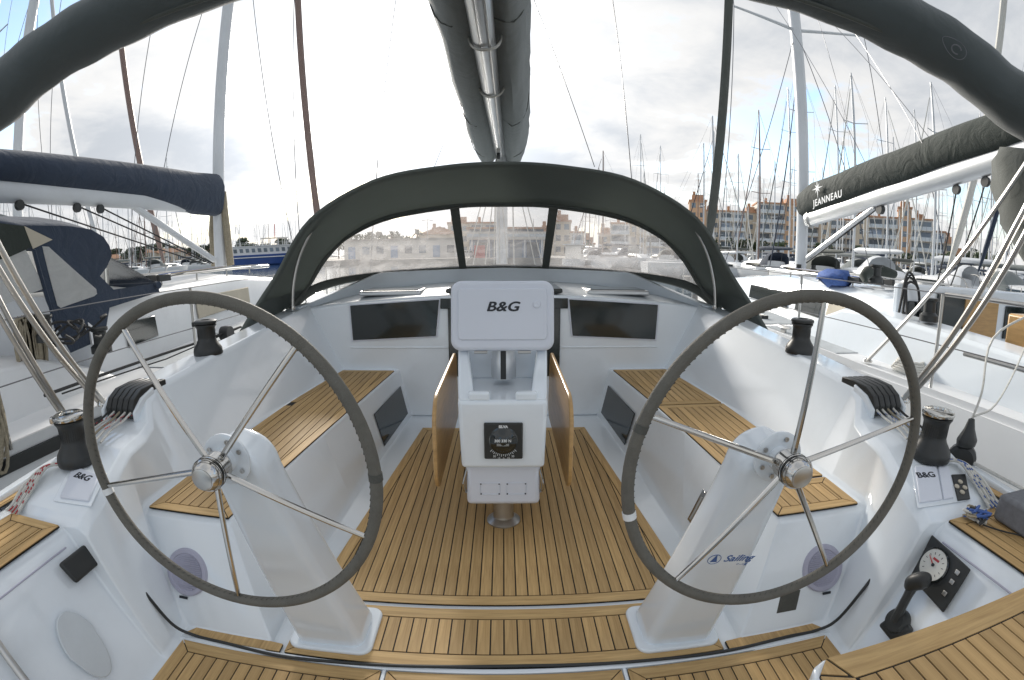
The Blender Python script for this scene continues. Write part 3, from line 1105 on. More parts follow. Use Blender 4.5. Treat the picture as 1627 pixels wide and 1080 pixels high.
# tail ropes hanging over the console edge to port and starboard
for s in (-1, 1):
    rp = thing('hanging_rope', 'white rope with %s flecks draped over the %s console' % (('red', 'port') if s < 0 else ('blue', 'starboard')), 'rope')
    rr_ = random.Random(11)
    for k in range(4):
        dx = .020 * k
        P = spline([(s * (1.765 + .01 * k), 1.31, .66), (s * (1.80 + dx * .7), 1.26, .662 - .004 * k), (s * (1.805 + dx), 1.17, .612), (s * (1.80 + dx), 1.09, .572), (s * (1.79 + dx * 1.2), 1.055, .563)], 6)
        MB().tube(P, .0075, 8).build('strand', 'rope_white', rp)
        m = MB()
        for i in range(1, len(P) - 1):
            if rr_.random() < .55 and k < 3:
                q = P[i] + Vector((-s * .003, -.004, .0065))
                m.tube([q, q + (P[i + 1] - P[i]).normalized() * .012 + Vector((.002, 0, 0))], .0026, 5)
        if m.v:
            m.build('fleck', 'rope_red' if s < 0 else 'rope_blue', rp)['kind'] = 'stuff'

# ================================================================ cockpit table with plotter pod
tb = thing('cockpit_table', 'white cockpit table pedestal with drop leaves compass and plotter pod', 'table', (0, 0, 0))
OX = -.008
FL, FH = .195, .232                                  # half widths aft / forward
mb = MB()
mb.add([(OX - .188, 2.0, .43), (OX + .188, 2.0, .43), (OX + .215, 2.5, .43), (OX - .215, 2.5, .43),
        (OX - FL, 1.985, .76), (OX + FL, 1.985, .76), (OX + FH, 2.5, .76), (OX - FH, 2.5, .76)],
       [(0, 3, 2, 1), (0, 1, 5, 4), (1, 2, 6, 5), (2, 3, 7, 6), (3, 0, 4, 7), (4, 5, 6, 7)])
body = mb.build('body', 'gelcoat', tb, bevel=.018, seg=3)
for s in (-1, 1):                                    # raised tray cheeks rising forward to the pod
    m = MB()
    P = [(1.99, .757), (2.02, .785), (2.12, .90), (2.20, .945), (2.5, .945), (2.5, .757)]
    nP = len(P)
    xo_ = lambda y: OX + s * (lerp(FL, FH, (y - 2) / .5))
    xi_ = lambda y, z: OX + s * (lerp(FL, FH, (y - 2) / .5) - lerp(.075, .048, (z - .757) / .19))
    m.add([(xo_(y) - s * .002, y, z) for y, z in P] + [(xi_(y, z), y, z) for y, z in P],
          [tuple(range(nP)), tuple(range(2 * nP - 1, nP - 1, -1))] + [(i, nP + i, nP + (i + 1) % nP, (i + 1) % nP) for i in range(nP)])
    m.build('tray_cheek', 'gelcoat', body, bevel=.012, seg=3)
    m = MB().box(OX + s * .055, OX + s * .15, 1.992, 2.03, .756, .795) if s > 0 else MB().box(OX - .15, OX - .055, 1.992, 2.03, .756, .795)
    m.build('tray_lip', 'gelcoat', body, bevel=.010, seg=3)
MB().box(OX - .19, OX + .19, 2.36, 2.49, .756, .93).build('tray_back', 'gelcoat', body, bevel=.01)
MB().lathe([(.058, .75), (.060, .765), (.060, .84), (.055, .85), (.055, .895), (.036, .90), (.036, .95), (0, .95)], (OX + .004, 2.255, .045), 40).build('pod_post', 'alloy', tb)
MB().box(OX - .010, OX + .016, 2.188, 2.20, .80, .935).build('post_strap', 'black_plastic', tb, bevel=.002)
MB().lathe([(.030, .0), (.041, .02), (.030, .05), (0, .05)], (OX + .004, 2.255, .93), 24).build('post_boot', 'black_plastic', tb)
# lower locker box, foot and side rails
MB().box(OX - .174, OX + .174, 2.045, 2.44, .212, .432).build('lower_box', 'plastic_white', tb, bevel=.022, seg=3)
for k in (-1, 1):
    cx = OX + k * .062 + .0
    fr = MB()
    for i, (w_, h_) in enumerate(((.10, .062),)):
        P = [(cx - .047, 2.0435, .272), (cx + .047, 2.0435, .272), (cx + .047, 2.0435, .332), (cx - .047, 2.0435, .332)]
        for a in range(4):
            fr.tube([P[a], P[(a + 1) % 4]], .0022, 6)
    fr.build('socket_cover', 'plastic_white', tb)
    for px in (-.043, .043):
        for pz in (.275, .329):
            MB().lathe([(.004, 0), (.004, .003), (0, .003)], (cx + px, 2.0445, pz), 8, (0, -1, 0)).build('screw', 'print_dark', tb)
MB().lathe([(.088, 0), (.088, .008), (.070, .022), (.056, .032), (.052, .05), (.052, .24), (0, .24)], (OX, 2.235, .010), 40).build('foot', 'steel_dull', tb)
for s in (-1, 1):
    MB().tube(spline([(OX + s * .168, 2.06, .40), (OX + s * .186, 2.05, .33), (OX + s * .184, 2.06, .285), (OX + s * .16, 2.09, .258)], 6), .008, 8).build('grab_rail', 'steel', tb)
# drop leaves hanging either side
for s in (-1, 1):
    P = []
    for (cy, cz, r, a0) in ((3.10, .36, .10, -90), (3.10, .68, .05, 0), (2.23, .56, .16, 90), (2.17, .38, .12, 180)):
        for k in range(7):
            a = radians(a0 + 15 * k)
            P.append((cy + r * cos(a), cz + r * sin(a)))
    X0, X1 = OX + s * .306, OX + s * .326
    m = MB()
    nP = len(P)
    bow = lambda y: s * .012 * sin((y - 2) * 2.2)
    m.add([(X0 + bow(y), y, z) for y, z in P] + [(X1 + bow(y), y, z) for y, z in P],
          [tuple(range(nP)), tuple(range(2 * nP - 1, nP - 1, -1))] + [(i, nP + i, nP + (i + 1) % nP, (i + 1) % nP) for i in range(nP)])
    m.build('drop_leaf', 'ply', tb, bevel=.006, seg=3)
MB().box(OX - .22, OX + .22, 2.52, 3.02, .70, .735).build('table_top', 'ply', tb, bevel=.008)
MB().box(OX - .12, OX + .12, 2.52, 2.95, .45, .70).build('table_box', 'gelcoat', tb, bevel=.02)
# plotter pod
tilt = Matrix.Rotation(radians(-9), 4, 'X')
pm = Matrix.Translation((OX, 2.215, 1.097)) @ tilt


def rrect(w, h, r, n=6, bulge=0.0):
    P = []
    for qx, qz, a0 in ((1, 1, 0), (-1, 1, 90), (-1, -1, 180), (1, -1, 270)):
        for k in range(n + 1):
            a = radians(a0 + 90 * k / n)
            x, z = qx * (w / 2 - r) + r * cos(a), qz * (h / 2 - r) + r * sin(a)
            if qz > 0:
                z += bulge * (1 - (2 * x / w) ** 2)
            P.append((x, z))
    return P


def pod_plate3(w, h, r, y0, y1, name, m, parent, bev, top=0.0, dx=0, dz=0, shrink=1.0):
    P = rrect(w, h, r, 7, top)
    mb_ = MB().rings([[tuple(pm @ Vector((x * k + dx, y, z * k + dz))) for x, z in P] for y, k in ((y0, shrink), (y1, 1.0))])
    return mb_.build(name, m, parent, bevel=bev, seg=3)


pod = pod_plate3(.485, .325, .048, -.055, .03, 'plotter_pod', 'plastic_white', tb, .016, .008, shrink=.965)
pod_plate3(.405, .235, .02, -.064, -.05, 'screen_cover', 'plastic_white', pod, .006, 0, dz=.008)
text_mesh('B&G', 'lettering', 'print_dark', pod, .060, pm @ frame((.0, -.0645, .040), (1, 0, 0), (0, 0, 1)), shear=.25, spacing=1.04, heavy=.0024, wide=1.25)
MB().lathe([(.018, 0), (.018, .003), (.015, .006), (.005, .0065), (0, .005)], pm @ Vector((.155, -.064, .052)), 28, pm.to_3x3() @ Vector((0, -1, 0))).build('power_button', 'plastic_white', pod)
for s in (-1, 1):
    MB().tube([pm @ Vector((s * .10 - .03, -.03, -.166)), pm @ Vector((s * .10 + .03, -.03, -.166))], .007, 8).build('hinge', 'steel_dull', pod)
# compass in the aft face
cp = MB().box(OX - .083, OX + .088, 1.978, 1.990, .487, .660).build('compass', 'black_plastic', tb, bevel=.010, seg=3)
cc = Vector((OX + .002, 1.982, .578))
MB().lathe([(.064, 0), (.064, .004), (.058, .006), (.050, .012), (.040, .022), (.022, .032), (0, .035)], cc, 40, (0, -1, 0)).build('compass_dome', 'black_gloss', cp)
mb = MB()
for i in range(15):
    a = radians(-48 + i * 96 / 14)
    e = Vector((sin(a), 0, -cos(a)))
    L = .008 if i % 2 else .012
    mb.tube([cc + Vector((0, -.0045, 0)) + e * .066, cc + Vector((0, -.0045, 0)) + e * (.066 + L)], .0012, 4)
mb.build('inclinometer_marks', 'print_white', cp)['kind'] = 'stuff'
text_mesh('SILVA', 'maker_name', 'print_white', cp, .016, frame((OX + .002, 1.9775, .643), (1, 0, 0), (0, 0, 1)), bold=.0008)
for k, (t_, dx, dz) in enumerate((('30', -.040, -.078), ('15', -.020, -.086), ('0', .001, -.089), ('15', .022, -.086), ('30', .042, -.078))):
    text_mesh(t_, 'numeral', 'print_white', cp, .013, frame((cc.x + dx, 1.9775, cc.z + dz + .0015), (1, 0, 0), (0, 0, 1)))
text_mesh('300 330 N', 'card_figures', 'print_white', cp, .017, frame((cc.x - .002, 1.9475, cc.z + .010), (1, 0, 0), (0, 0, 1)), bold=.0004)
text_mesh('||||||||||||||||', 'card_scale', 'print_white', cp, .013, frame((cc.x - .002, 1.9495, cc.z - .008), (1, 0, 0), (0, 0, 1)))

# black cable lying across the aft sole
cb = spline([(-1.36, 1.185, .255), (-1.325, 1.18, .20), (-1.272, 1.195, .075), (-1.20, 1.215, .020), (-1.04, 1.21, .018), (-.81, 1.195, .018), (-.47, 1.208, .018), (0, 1.225, .018),
             (.44, 1.215, .018), (.79, 1.207, .018), (1.06, 1.22, .018), (1.20, 1.217, .020), (1.268, 1.195, .075), (1.325, 1.175, .22), (1.36, 1.18, .27)], 7)
tag(MB().tube(cb, .0065, 8).build('black_hose', 'black_plastic'), 'thin black hose lying in a curve across the aft cockpit floor', 'hose')

# grey cushion and a bunch of coloured lanyards on the starboard helm seat
cu = MB().box(1.665, 1.86, .25, 1.0, .562, .66).build('seat_cushion', 'cushion', bevel=.014, seg=3)
tag(cu, 'grey fabric cushion lying on the starboard helm seat', 'cushion')
cu.rotation_euler = (0, 0, -.03)
cu.location = (.03, .05, 0)
ly = thing('lanyard_bunch', 'tangled bunch of blue and white lanyards on the starboard helm seat', 'lanyard')
rr_ = random.Random(5)
for k in range(11):
    P = [(1.635 + rr_.uniform(-.03, .035), 1.015 + rr_.uniform(-.05, .04), .563 + rr_.uniform(.004, .045)) for _ in range(5)]
    MB().tube(spline(P, 5), .005, 6).build('cord', ('rope_blue', 'rope_white', 'rope_blue', 'rope_tan', 'rope_dark')[k % 5], ly)
MB().tube(spline([(1.62, 1.0, .567), (1.66, .93, .566), (1.72, .86, .566), (1.78, .80, .567)], 5), .003, 6).build('cord', 'rope_dark', ly)

# stainless rail at the port quarter and the boarding gate post
rail = thing('quarter_rail', 'stainless steel tube of the pushpit at the lower left', 'rail')
MB().tube([(-1.52, .62, .56), (-1.30, .585, .20), (-1.12, .55, .0)], .013, 12).build('tube', 'steel_dull', rail)
# ================================================================ spray hood
sh = thing('spray_hood', 'dark canvas spray hood with three clear windows over the companionway', 'spray hood')
A_ = [(-2.03, 3.36, .83), (-1.90, 3.46, 1.05), (-1.76, 3.53, 1.26), (-1.50, 3.62, 1.67), (-1.0, 3.68, 1.95), (-.46, 3.71, 2.045), (0, 3.72, 2.07)]
B_ = [(-1.86, 3.86, .96), (-1.765, 4.10, 1.10), (-1.62, 4.24, 1.36), (-1.39, 4.28, 1.57), (-1.03, 4.30, 1.725), (-.44, 4.30, 1.805), (0, 4.30, 1.815)]
C_ = [(-1.84, 3.90, .94), (-1.74, 4.12, 1.06), (-1.60, 4.38, 1.12), (-1.30, 4.68, 1.165), (-.90, 4.85, 1.195), (-.42, 4.93, 1.215), (0, 4.95, 1.22)]


def mirror(P):
    return P + [(-x, y, z) for x, y, z in P[-2::-1]]


cA, cB, cC = (spline(mirror(P), 6) for P in (A_, B_, C_))
n_ = len(cA)
rs = []
for k in range(7):                                    # roof panel bulges between the two bows
    t = k / 6
    r = []
    for i in range(n_):
        p = cA[i].lerp(cB[i], t)
        c = Vector((0, p.y, 1.0))
        o_ = (p - c)
        o_.y = 0
        wr = .006 * sin(i * 1.9 + k * 1.3) + .004 * sin(i * .7 - k * 2.1)
        p = p + o_.normalized() * (.05 * sin(pi * t) + wr * sin(pi * t))
        r.append(tuple(p))
    rs.append(r)
can = MB().rings(rs, caps=False, close=False).build('canopy', 'hood_canvas', sh, smooth=60)
md = can.modifiers.new('thick', 'SOLIDIFY')
md.thickness = .006
# hem along the aft bow, and stitched seam
MB().tube([tuple(p) for p in cA], .016, 8).build('aft_hem', 'hood_canvas', sh)
MB().tube([tuple(p) for p in cB], .020, 8).build('window_hem', 'hood_canvas', sh)
MB().tube([tuple(p + Vector((0, .0, .012))) for p in cC], [.026 + .020 * max(0, abs(p.x) - .9) for p in cC], 8, sx=.6, sz=1.0).build('base_hem', 'canvas', sh)
# windows: three clear panels between front bow and base
nb = n_ - 1
iL = min(range(n_), key=lambda i: abs(cB[i].x + .42))
iR = nb - iL
for a, b in ((2, iL), (iL, iR), (iR, nb - 2)):
    rs = []
    for k in range(7):
        t = k / 6
        rs.append([tuple(cB[i].lerp(cC[i], t) + Vector((0, .02 * sin(pi * t), 0))) for i in range(a, b + 1)])
    MB().rings(rs, caps=False, close=False).build('window', 'vinyl', sh, smooth=60)
for i in (iL, iR):
    p0, p1 = cB[i], cC[i]
    MB().slab([p0 + Vector((-.042, -.006, .01)), p0 + Vector((.042, -.006, .01)), p1 + Vector((.036, -.006, 0)), p1 + Vector((-.036, -.006, 0))],
              (0, -1, -.6), .006).build('window_post', 'canvas', sh)
# side skirts: canvas from the forward corner down to the deck tip
for s in (-1, 1):
    P = [(s * 2.03, 3.36, .83), (s * 1.90, 3.46, 1.05), (s * 1.765, 4.10, 1.10), (s * 1.86, 3.86, .96), (s * 1.92, 3.62, .86)]
    MB().slab(P, (-s, 0, .2), .005).build('side_skirt', 'hood_canvas', sh)
    # padded stainless bow sleeve inside the hood
    i0 = [(s * 1.735, 3.72, .965), (s * 1.72, 3.74, 1.18), (s * 1.66, 3.78, 1.42), (s * 1.53, 3.83, 1.66), (s * 1.34, 3.86, 1.83)]
    MB().tube(spline(i0, 6), .0135, 10).build('frame_tube', 'steel_dull', sh)
    MB().tube(spline([(s * 1.735, 3.74, .99), (s * 1.69, 3.92, 1.10), (s * 1.60, 4.15, 1.36), (s * 1.36, 4.24, 1.56), (s * 1.0, 4.27, 1.70), (s * .4, 4.28, 1.785), (0, 4.28, 1.795)], 6), .0105, 8).build('frame_tube', 'canvas', sh)
    MB().lathe([(.02, -.02), (.024, 0), (.02, .02), (0, .025)], (s * 1.735, 3.73, .97), 14).build('frame_foot', 'steel', sh)
    for k in range(3):
        x, y = s * (2.01 - .035 * k), 3.36 + .05 * k
        MB().tube([(x, y, .85), (x + s * .02, y - .09, .72), (x + s * .015, y - .10, .66)], .004, 5).build('tie_cord', 'rope_dark', sh)

# ================================================================ own mast, boom and stowed mainsail
bm = thing('boom', 'silver boom with grey mainsail bag overhead on the centreline', 'boom')
BM = [(-.135, 1.2, 2.69), (-.13, 2.2, 2.69), (-.10, 4.0, 2.685), (-.05, 6.1, 2.68)]
sec = []
for x, y, z in BM:
    sec.append([(x + .072 * cos(a) * (1.0 if sin(a) < 0 else .85), y, z + .105 * sin(a)) for a in [2 * pi * i / 24 for i in range(24)]])
MB().rings(sec).build('spar', 'alloy', bm, smooth=50)
for x in (-.028, .028):
    MB().tube([(BM[0][0] + x, 1.2, BM[0][2] - .098), (BM[3][0] + x, 6.05, BM[3][2] - .098)], .006, 6).build('groove', 'steel_dull', bm)
rs = []
NB = 40


def bag_z(t, hh, sz_, dx):
    z = 2.76 + hh * .75 + hh * (sz_ if sz_ > 0 else sz_ * .85) - lerp(.04, .20, t)
    near = max(0.0, 1 - max(0.0, abs(dx) - .06) / .07)
    return max(z, lerp(z, 2.73, min(1, near))) if sz_ < 0 else z


rr_ = random.Random(21)
for k in range(18):
    t = k / 17
    y = lerp(1.0, 6.45, t)
    cx = lerp(-.185, -.045, t)
    hw = lerp(.225, .37, t ** .8) * (1 - .10 * max(0, t - .93) / .07)
    hh = lerp(.34, .52, t)
    r = []
    for i in range(NB):
        a = 2 * pi * i / NB
        sx_ = cos(a)
        sz_ = sin(a)
        wr = .012 * sin(7 * t * pi + i * .9) + .008 * sin(19 * t + i * 2.1)
        x = cx + (hw + wr) * abs(sx_) ** (.8 if sz_ > 0 else .5) * (1 if sx_ > 0 else -1)
        z = bag_z(t, hh, sz_, x - lerp(-.135, -.05, t))
        r.append((x, y, z))
    rs.append(r)
bag = MB().rings(rs).build('sail_bag', 'canvas_grey', bm, smooth=70)
for ty in (2.55, 4.55, 5.85):                        # bag seams
    t = (ty - 1.0) / 5.45
    cx, hw, hh = lerp(-.185, -.045, t), lerp(.225, .37, t ** .8) + .004, lerp(.34, .52, t)
    P = []
    for i in range(9, 20 if False else 22):
        a = pi + pi * (i - 9) / 12
        sx_, sz_ = cos(a), sin(a)
        x = cx + hw * abs(sx_) ** .5 * (1 if sx_ > 0 else -1)
        P.append((x, ty + .06 * abs(sx_), bag_z(t, hh, sz_, x - lerp(-.135, -.05, t)) - .004))
    MB().tube(P, .005, 6).build('seam', 'canvas', bag)
for ty in (2.75, 3.65):                              # lashings round the spar
    t = (ty - 1.2) / 4.9
    x = lerp(-.135, -.05, t)
    for dy in (0, .022):
        P = [(x + .098 * cos(a) - .004, ty + dy + .03 * cos(2 * a), 2.69 + .12 * sin(a)) for a in [2 * pi * i / 22 for i in range(22)]]
        MB().tube(P, .0065, 6, closed=True).build('lashing', 'rope_white', bm)
MB().lathe([(.0, -.02), (.04, -.02), (.045, 0), (.04, .02), (0, .02)], (-.065, 5.6, 2.50), 20, (1, 0, 0)).build('mainsheet_block', 'black_plastic', bm)
MB().box(-.085, -.045, 5.57, 5.63, 2.52, 2.60).build('block_hanger', 'steel', bm, bevel=.004)
for dx, dy in ((-.14, -.35), (.10, -.30), (.02, -.45)):
    MB().tube([(-.065, 5.6, 2.48), (-.065 + dx, 5.6 + dy, 1.25)], .006, 6).build('mainsheet', 'rope_white', bm)

ms = thing('mast', 'own silver mast seen through the middle spray hood window', 'mast', (0, 0, 0))
MB().rings([[(-.03 + .075 * cos(a), 6.35 + .12 * sin(a), z) for a in [2 * pi * i / 20 for i in range(20)]] for z in (.95, 17.5)]).build('spar', 'mast_white', ms)
for s in (-1, 1):
    MB().tube([(s * 1.70, 5.9, .7), (s * 1.05, 6.1, 9.5)], .006, 6).build('shroud', 'wire', ms)
    MB().tube([(s * .42, 6.2, 1.12), (s * .10, 6.3, 2.6)], .007, 6).build('halyard', 'rope_white', ms)
    MB().tube([(s * .52, 6.2, 1.12), (s * .14, 6.3, 2.6)], .007, 6).build('halyard', 'rope_white', ms)
    MB().tube([(s * .13, 6.25, 1.12), (s * .10, 6.3, 2.7)], .010, 6).build('halyard', 'rope_white', ms)
MB().tube([(1.03, 5.5, 2.37), (.36, 5.5, 4.37), (.02, 6.2, 7.5)], .0045, 6).build('lazy_jack', 'wire', ms)
MB().tube([(-.75, 5.2, 2.3), (-.42, 5.3, 3.2), (-.1, 6.0, 5.5)], .0035, 6).build('lazy_jack', 'wire', ms)

# ================================================================ folded bimini over the helm
bi = thing('bimini', 'rolled dark grey bimini arching overhead on stainless legs', 'bimini')
RL = [(-2.20, .98, 1.93), (-2.00, 1.27, 2.09), (-1.80, 1.42, 2.28), (-1.50, 1.53, 2.42), (-1.05, 1.62, 2.53), (-.5, 1.70, 2.61), (0, 1.72, 2.64)]
rp_ = spline(mirror(RL), 8)
rr_ = random.Random(4)
rad = []
for i, p in enumerate(rp_):
    t = i / (len(rp_) - 1)
    rad.append(.136 + .006 * sin(i * .35) + .003 * sin(i * 1.3 + 1) - .05 * max(0, abs(t - .5) - .44) / .06)
mbr = MB().tube([tuple(p) for p in rp_], rad, 22, sx=1.0, sz=.92)
# folds: displace rings with long soft creases
vv = []
nR = 22
for k, v in enumerate(mbr.v):
    i, j = divmod(k, nR)
    c = rp_[min(i, len(rp_) - 1)]
    o_ = Vector(v) - c
    f = 1 + .022 * sin(j * 1.15 + i * .13) + .014 * sin(j * 2.3 - i * .22) + .05 * max(0, sin(i * .09 + j * .2856)) ** 8
    vv.append(tuple(c + o_ * f))
mbr.v = vv
mbr.build('canvas_roll', 'canvas_roll' if 'canvas_roll' in M else 'canvas', bi, smooth=75)
# long flap seam along the roll
MB().tube([tuple(p + Vector((p.x * .02, -.06, -.128))) for p in rp_[2:-2]], [.010] * (len(rp_) - 4), 6).build('flap_seam', 'canvas', bi)
for s in (-1, 1):
    MB().tube(spline([(s * 1.95, 1.80, .76), (s * 1.955, 1.56, 1.12), (s * 1.95, 1.31, 1.53), (s * 1.96, 1.14, 1.86), (s * 1.90, 1.10, 2.2)], 6), .0135, 10).build('leg', 'steel_dull', bi)
    MB().tube(spline([(s * 1.985, 1.80, .76), (s * 1.99, 1.55, 1.10), (s * 1.985, 1.27, 1.53), (s * 1.99, 1.10, 1.86), (s * 1.93, 1.06, 2.2)], 6), .0135, 10).build('leg', 'steel_dull', bi)
    MB().lathe([(.03, 0), (.03, .01), (.016, .03), (0, .03)], (s * 1.967, 1.805, .745), 16).build('deck_socket', 'steel', bi)
    if s < 0:
        for dx in (0, .035):
            MB().tube([(s * (1.95 + dx), 1.535, .80), (s * (1.95 + dx), 1.27 - dx * .6, 1.36), (s * (1.96 + dx), .9, 2.1)], .012, 10).build('strut', 'steel_dull', bi)
# stitched emblem on the starboard end of the roll
ce = Vector((1.735, 1.400, 2.305))
nrm = (Vector((0, 0, 1.40)) - ce).normalized()
nrm = Vector((-.62, -.62, -.42)).normalized()
ce = ce + nrm * .150
tx = Vector((.62, -.25, -.55))
tx = (tx - nrm * tx.dot(nrm)).normalized()
ty = nrm.cross(tx)
MB().tube([tuple(ce + tx * (.055 * cos(a)) + ty * (.030 * sin(a) * (1.0 + .3 * cos(a)))) for a in [2 * pi * i / 30 for i in range(30)]], .0016, 5, closed=True).build('emblem_outline', 'cushion', bi)
MB().tube([tuple(ce + tx * (.012 + .020 * cos(a)) + ty * (.016 * sin(a))) for a in [.6 + 5.0 * i / 20 for i in range(21)]], .0030, 5).build('emblem_letter', 'cushion', bi)

# ================================================================ generic boat parts


def hull_mb(L, B, fb, stern=.82, y0=0.0, rake=.5, zb=-.25):
    """hull shell, waterline at z = 0, stern at y0, bow at y0+L"""
    rs = []
    for t in (0, .08, .2, .35, .5, .62, .74, .85, .94, 1.0):
        w = B / 2 * (lerp(stern, 1, min(1, t / .35)) if t < .35 else max(.015, 1 - ((t - .35) / .65) ** 2.3))
        sheer = fb * (1 + .16 * max(0, t - .3) ** 1.3)
        y = y0 + L * t
        yb = y - (rake * t ** 3) * (1 if t > .5 else 0) + (.15 if t < .05 else 0)
        rs.append([(-w, y, sheer), (-w * 1.005, lerp(y, yb, .3), sheer * .6), (-w * .93, lerp(y, yb, .7), sheer * .12), (-w * .6, yb, zb),
                   (w * .6, yb, zb), (w * .93, lerp(y, yb, .7), sheer * .12), (w * 1.005, lerp(y, yb, .3), sheer * .6), (w, y, sheer)])
    return MB().rings(rs, caps=True, close=True)


def deck_w(t, B, stern=.82):
    return B / 2 * (lerp(stern, 1, min(1, t / .35)) if t < .35 else max(.015, 1 - ((t - .35) / .65) ** 2.3))


def cabin_mb(y0, y1, w0, w1, z0, z1, camber=.06):
    rs = []
    for t in (0, .12, .5, .8, .94, 1):
        y = lerp(y0, y1, t)
        w = lerp(w0, w1, t)
        h = (z1 - z0) * (1 if t < .6 else (1 - ((t - .6) / .4) ** 2 * .92))
        rs.append([(-w, y, z0), (-w * .93, y, z0 + h * .9)] + [(w * .86 * q, y, z0 + h + camber * (1 - q * q)) for q in (-1, -.5, 0, .5, 1)] + [(w * .93, y, z0 + h * .9), (w, y, z0)])
    return MB().rings(rs, caps=True, close=True)


def mast_rig(parent, x, y, z0, H, r, m='mast_white', bow=None, stern=None, half=1.7, furl=None, boom=None, cover=None, spread=(.45, .75), wr=.0065, bz=1.0, furl_r=.06, chain_z=.1):
    n = 12
    MB().rings([[(x + r * k * cos(a), y + 1.35 * r * k * sin(a), z) for a in [2 * pi * i / n for i in range(n)]] for z, k in ((z0, 1), (z0 + H * .75, 1), (z0 + H, .7))]).build('mast', m, parent)
    top = Vector((x, y, z0 + H))
    for f in spread:
        z = z0 + H * f
        for s in (-1, 1):
            MB().tube([(x, y, z), (x + s * half * .72, y - .25, z + .08)], [.030, .018], 6).build('spreader', m, parent)
    for s in (-1, 1):
        tip1 = (x + s * half * .72, y - .25, z0 + H * spread[0] + .08)
        tip2 = (x + s * half * .72, y - .25, z0 + H * spread[-1] + .08)
        MB().tube([(x + s * half, y - .35, chain_z), tip1, tip2, top], wr, 5).build('shroud', 'wire', parent)
        MB().tube([(x + s * half * .95, y - .1, chain_z), (x, y, z0 + H * spread[0])], wr, 5).build('shroud', 'wire', parent)
    if bow is not None:
        a, b = Vector(bow), top + Vector((0, 0, -H * .04))
        MB().tube([a, b], wr, 5).build('forestay', 'wire', parent)
        if furl:
            MB().tube([a.lerp(b, .04), a.lerp(b, .09), a.lerp(b, .5), a.lerp(b, .9), a.lerp(b, .93)], [furl_r * .4, furl_r, furl_r * .9, furl_r * .55, .01], 8).build('furled_sail', furl, parent)
    if stern is not None:
        MB().tube([Vector(stern), top], wr, 5).build('backstay', 'wire', parent)
    MB().tube([top, top + Vector((0, 0, .8))], .012, 5).build('aerial', 'wire', parent)


def stanchions(parent, xs, ys, z0, h=.62, r=.012, wire_r=.004, m='steel_dull'):
    tops = []
    for x, y in zip(xs, ys):
        MB().tube([(x, y, z0), (x, y, z0 + h)], r, 8).build('stanchion', m, parent)
    for k in (1.0, .5):
        MB().tube([(x, y, z0 + h * k) for x, y in zip(xs, ys)], wire_r, 5).build('lifeline', 'wire', parent)


# ================================================================ neighbour to port
WZ = -.85                                           # water level in the boat frame
pb = thing('sailboat', 'moored white sailboat with navy spray hood and navy boom cover close to port', 'sailboat', (-4.45, -1.6, WZ))
o = hull_mb(12.6, 3.9, 1.37, .86).build('hull', 'white_paint', pb, smooth=50)


def strip_along(L, B, fb, t0, t1, dz, h, out, side, name, m, parent, n=14):
    P = []
    for k in range(n + 1):
        t = lerp(t0, t1, k / n)
        w = deck_w(t, B, .86) + out
        z = fb * (1 + .16 * max(0, t - .3) ** 1.3) + dz
        P.append([(side * w, L * t, z), (side * (w + .025), L * t, z), (side * (w + .025), L * t, z + h), (side * w, L * t, z + h)])
    return MB().rings(P).build(name, m, parent)


for s in (-1, 1):
    strip_along(12.6, 3.9, 1.37, .02, .97, -.10, .075, -.005, s, 'rubbing_strake', 'black_plastic', pb)
    strip_along(12.6, 3.9, 1.37, .02, .97, -.02, .06, -.02, s, 'toe_rail', 'alloy', pb)
# local coordinates: x from its centreline, y from its stern, z from the water
cabin_mb(4.6, 10.6, 1.22, .55, 1.34, 2.02).build('coachroof', 'white_paint', pb, smooth=50)
cabin_mb(1.0, 4.75, 1.50, 1.34, 1.34, 1.80, .0).build('cockpit_coaming', 'white_paint', pb, bevel=.05, seg=3, smooth=50)
for s in (-1, 1):
    for y0_, y1_, z0_, z1_ in ((5.05, 5.55, 1.54, 1.76), (6.4, 7.9, 1.60, 1.84)):
        w0_, w1_ = lerp(1.22, .55, (y0_ - 4.6) / 6), lerp(1.22, .55, (y1_ - 4.6) / 6)
        MB().slab([(s * w0_ * .975, y0_, z0_), (s * w1_ * .975, y1_, z0_ + .02), (s * w1_ * .955, y1_, z1_), (s * w0_ * .955, y0_, z1_)], (s, 0, .1), .02).build('cabin_window', 'acrylic' if y0_ < 6 else 'canvas_tan', pb, bevel=.03)
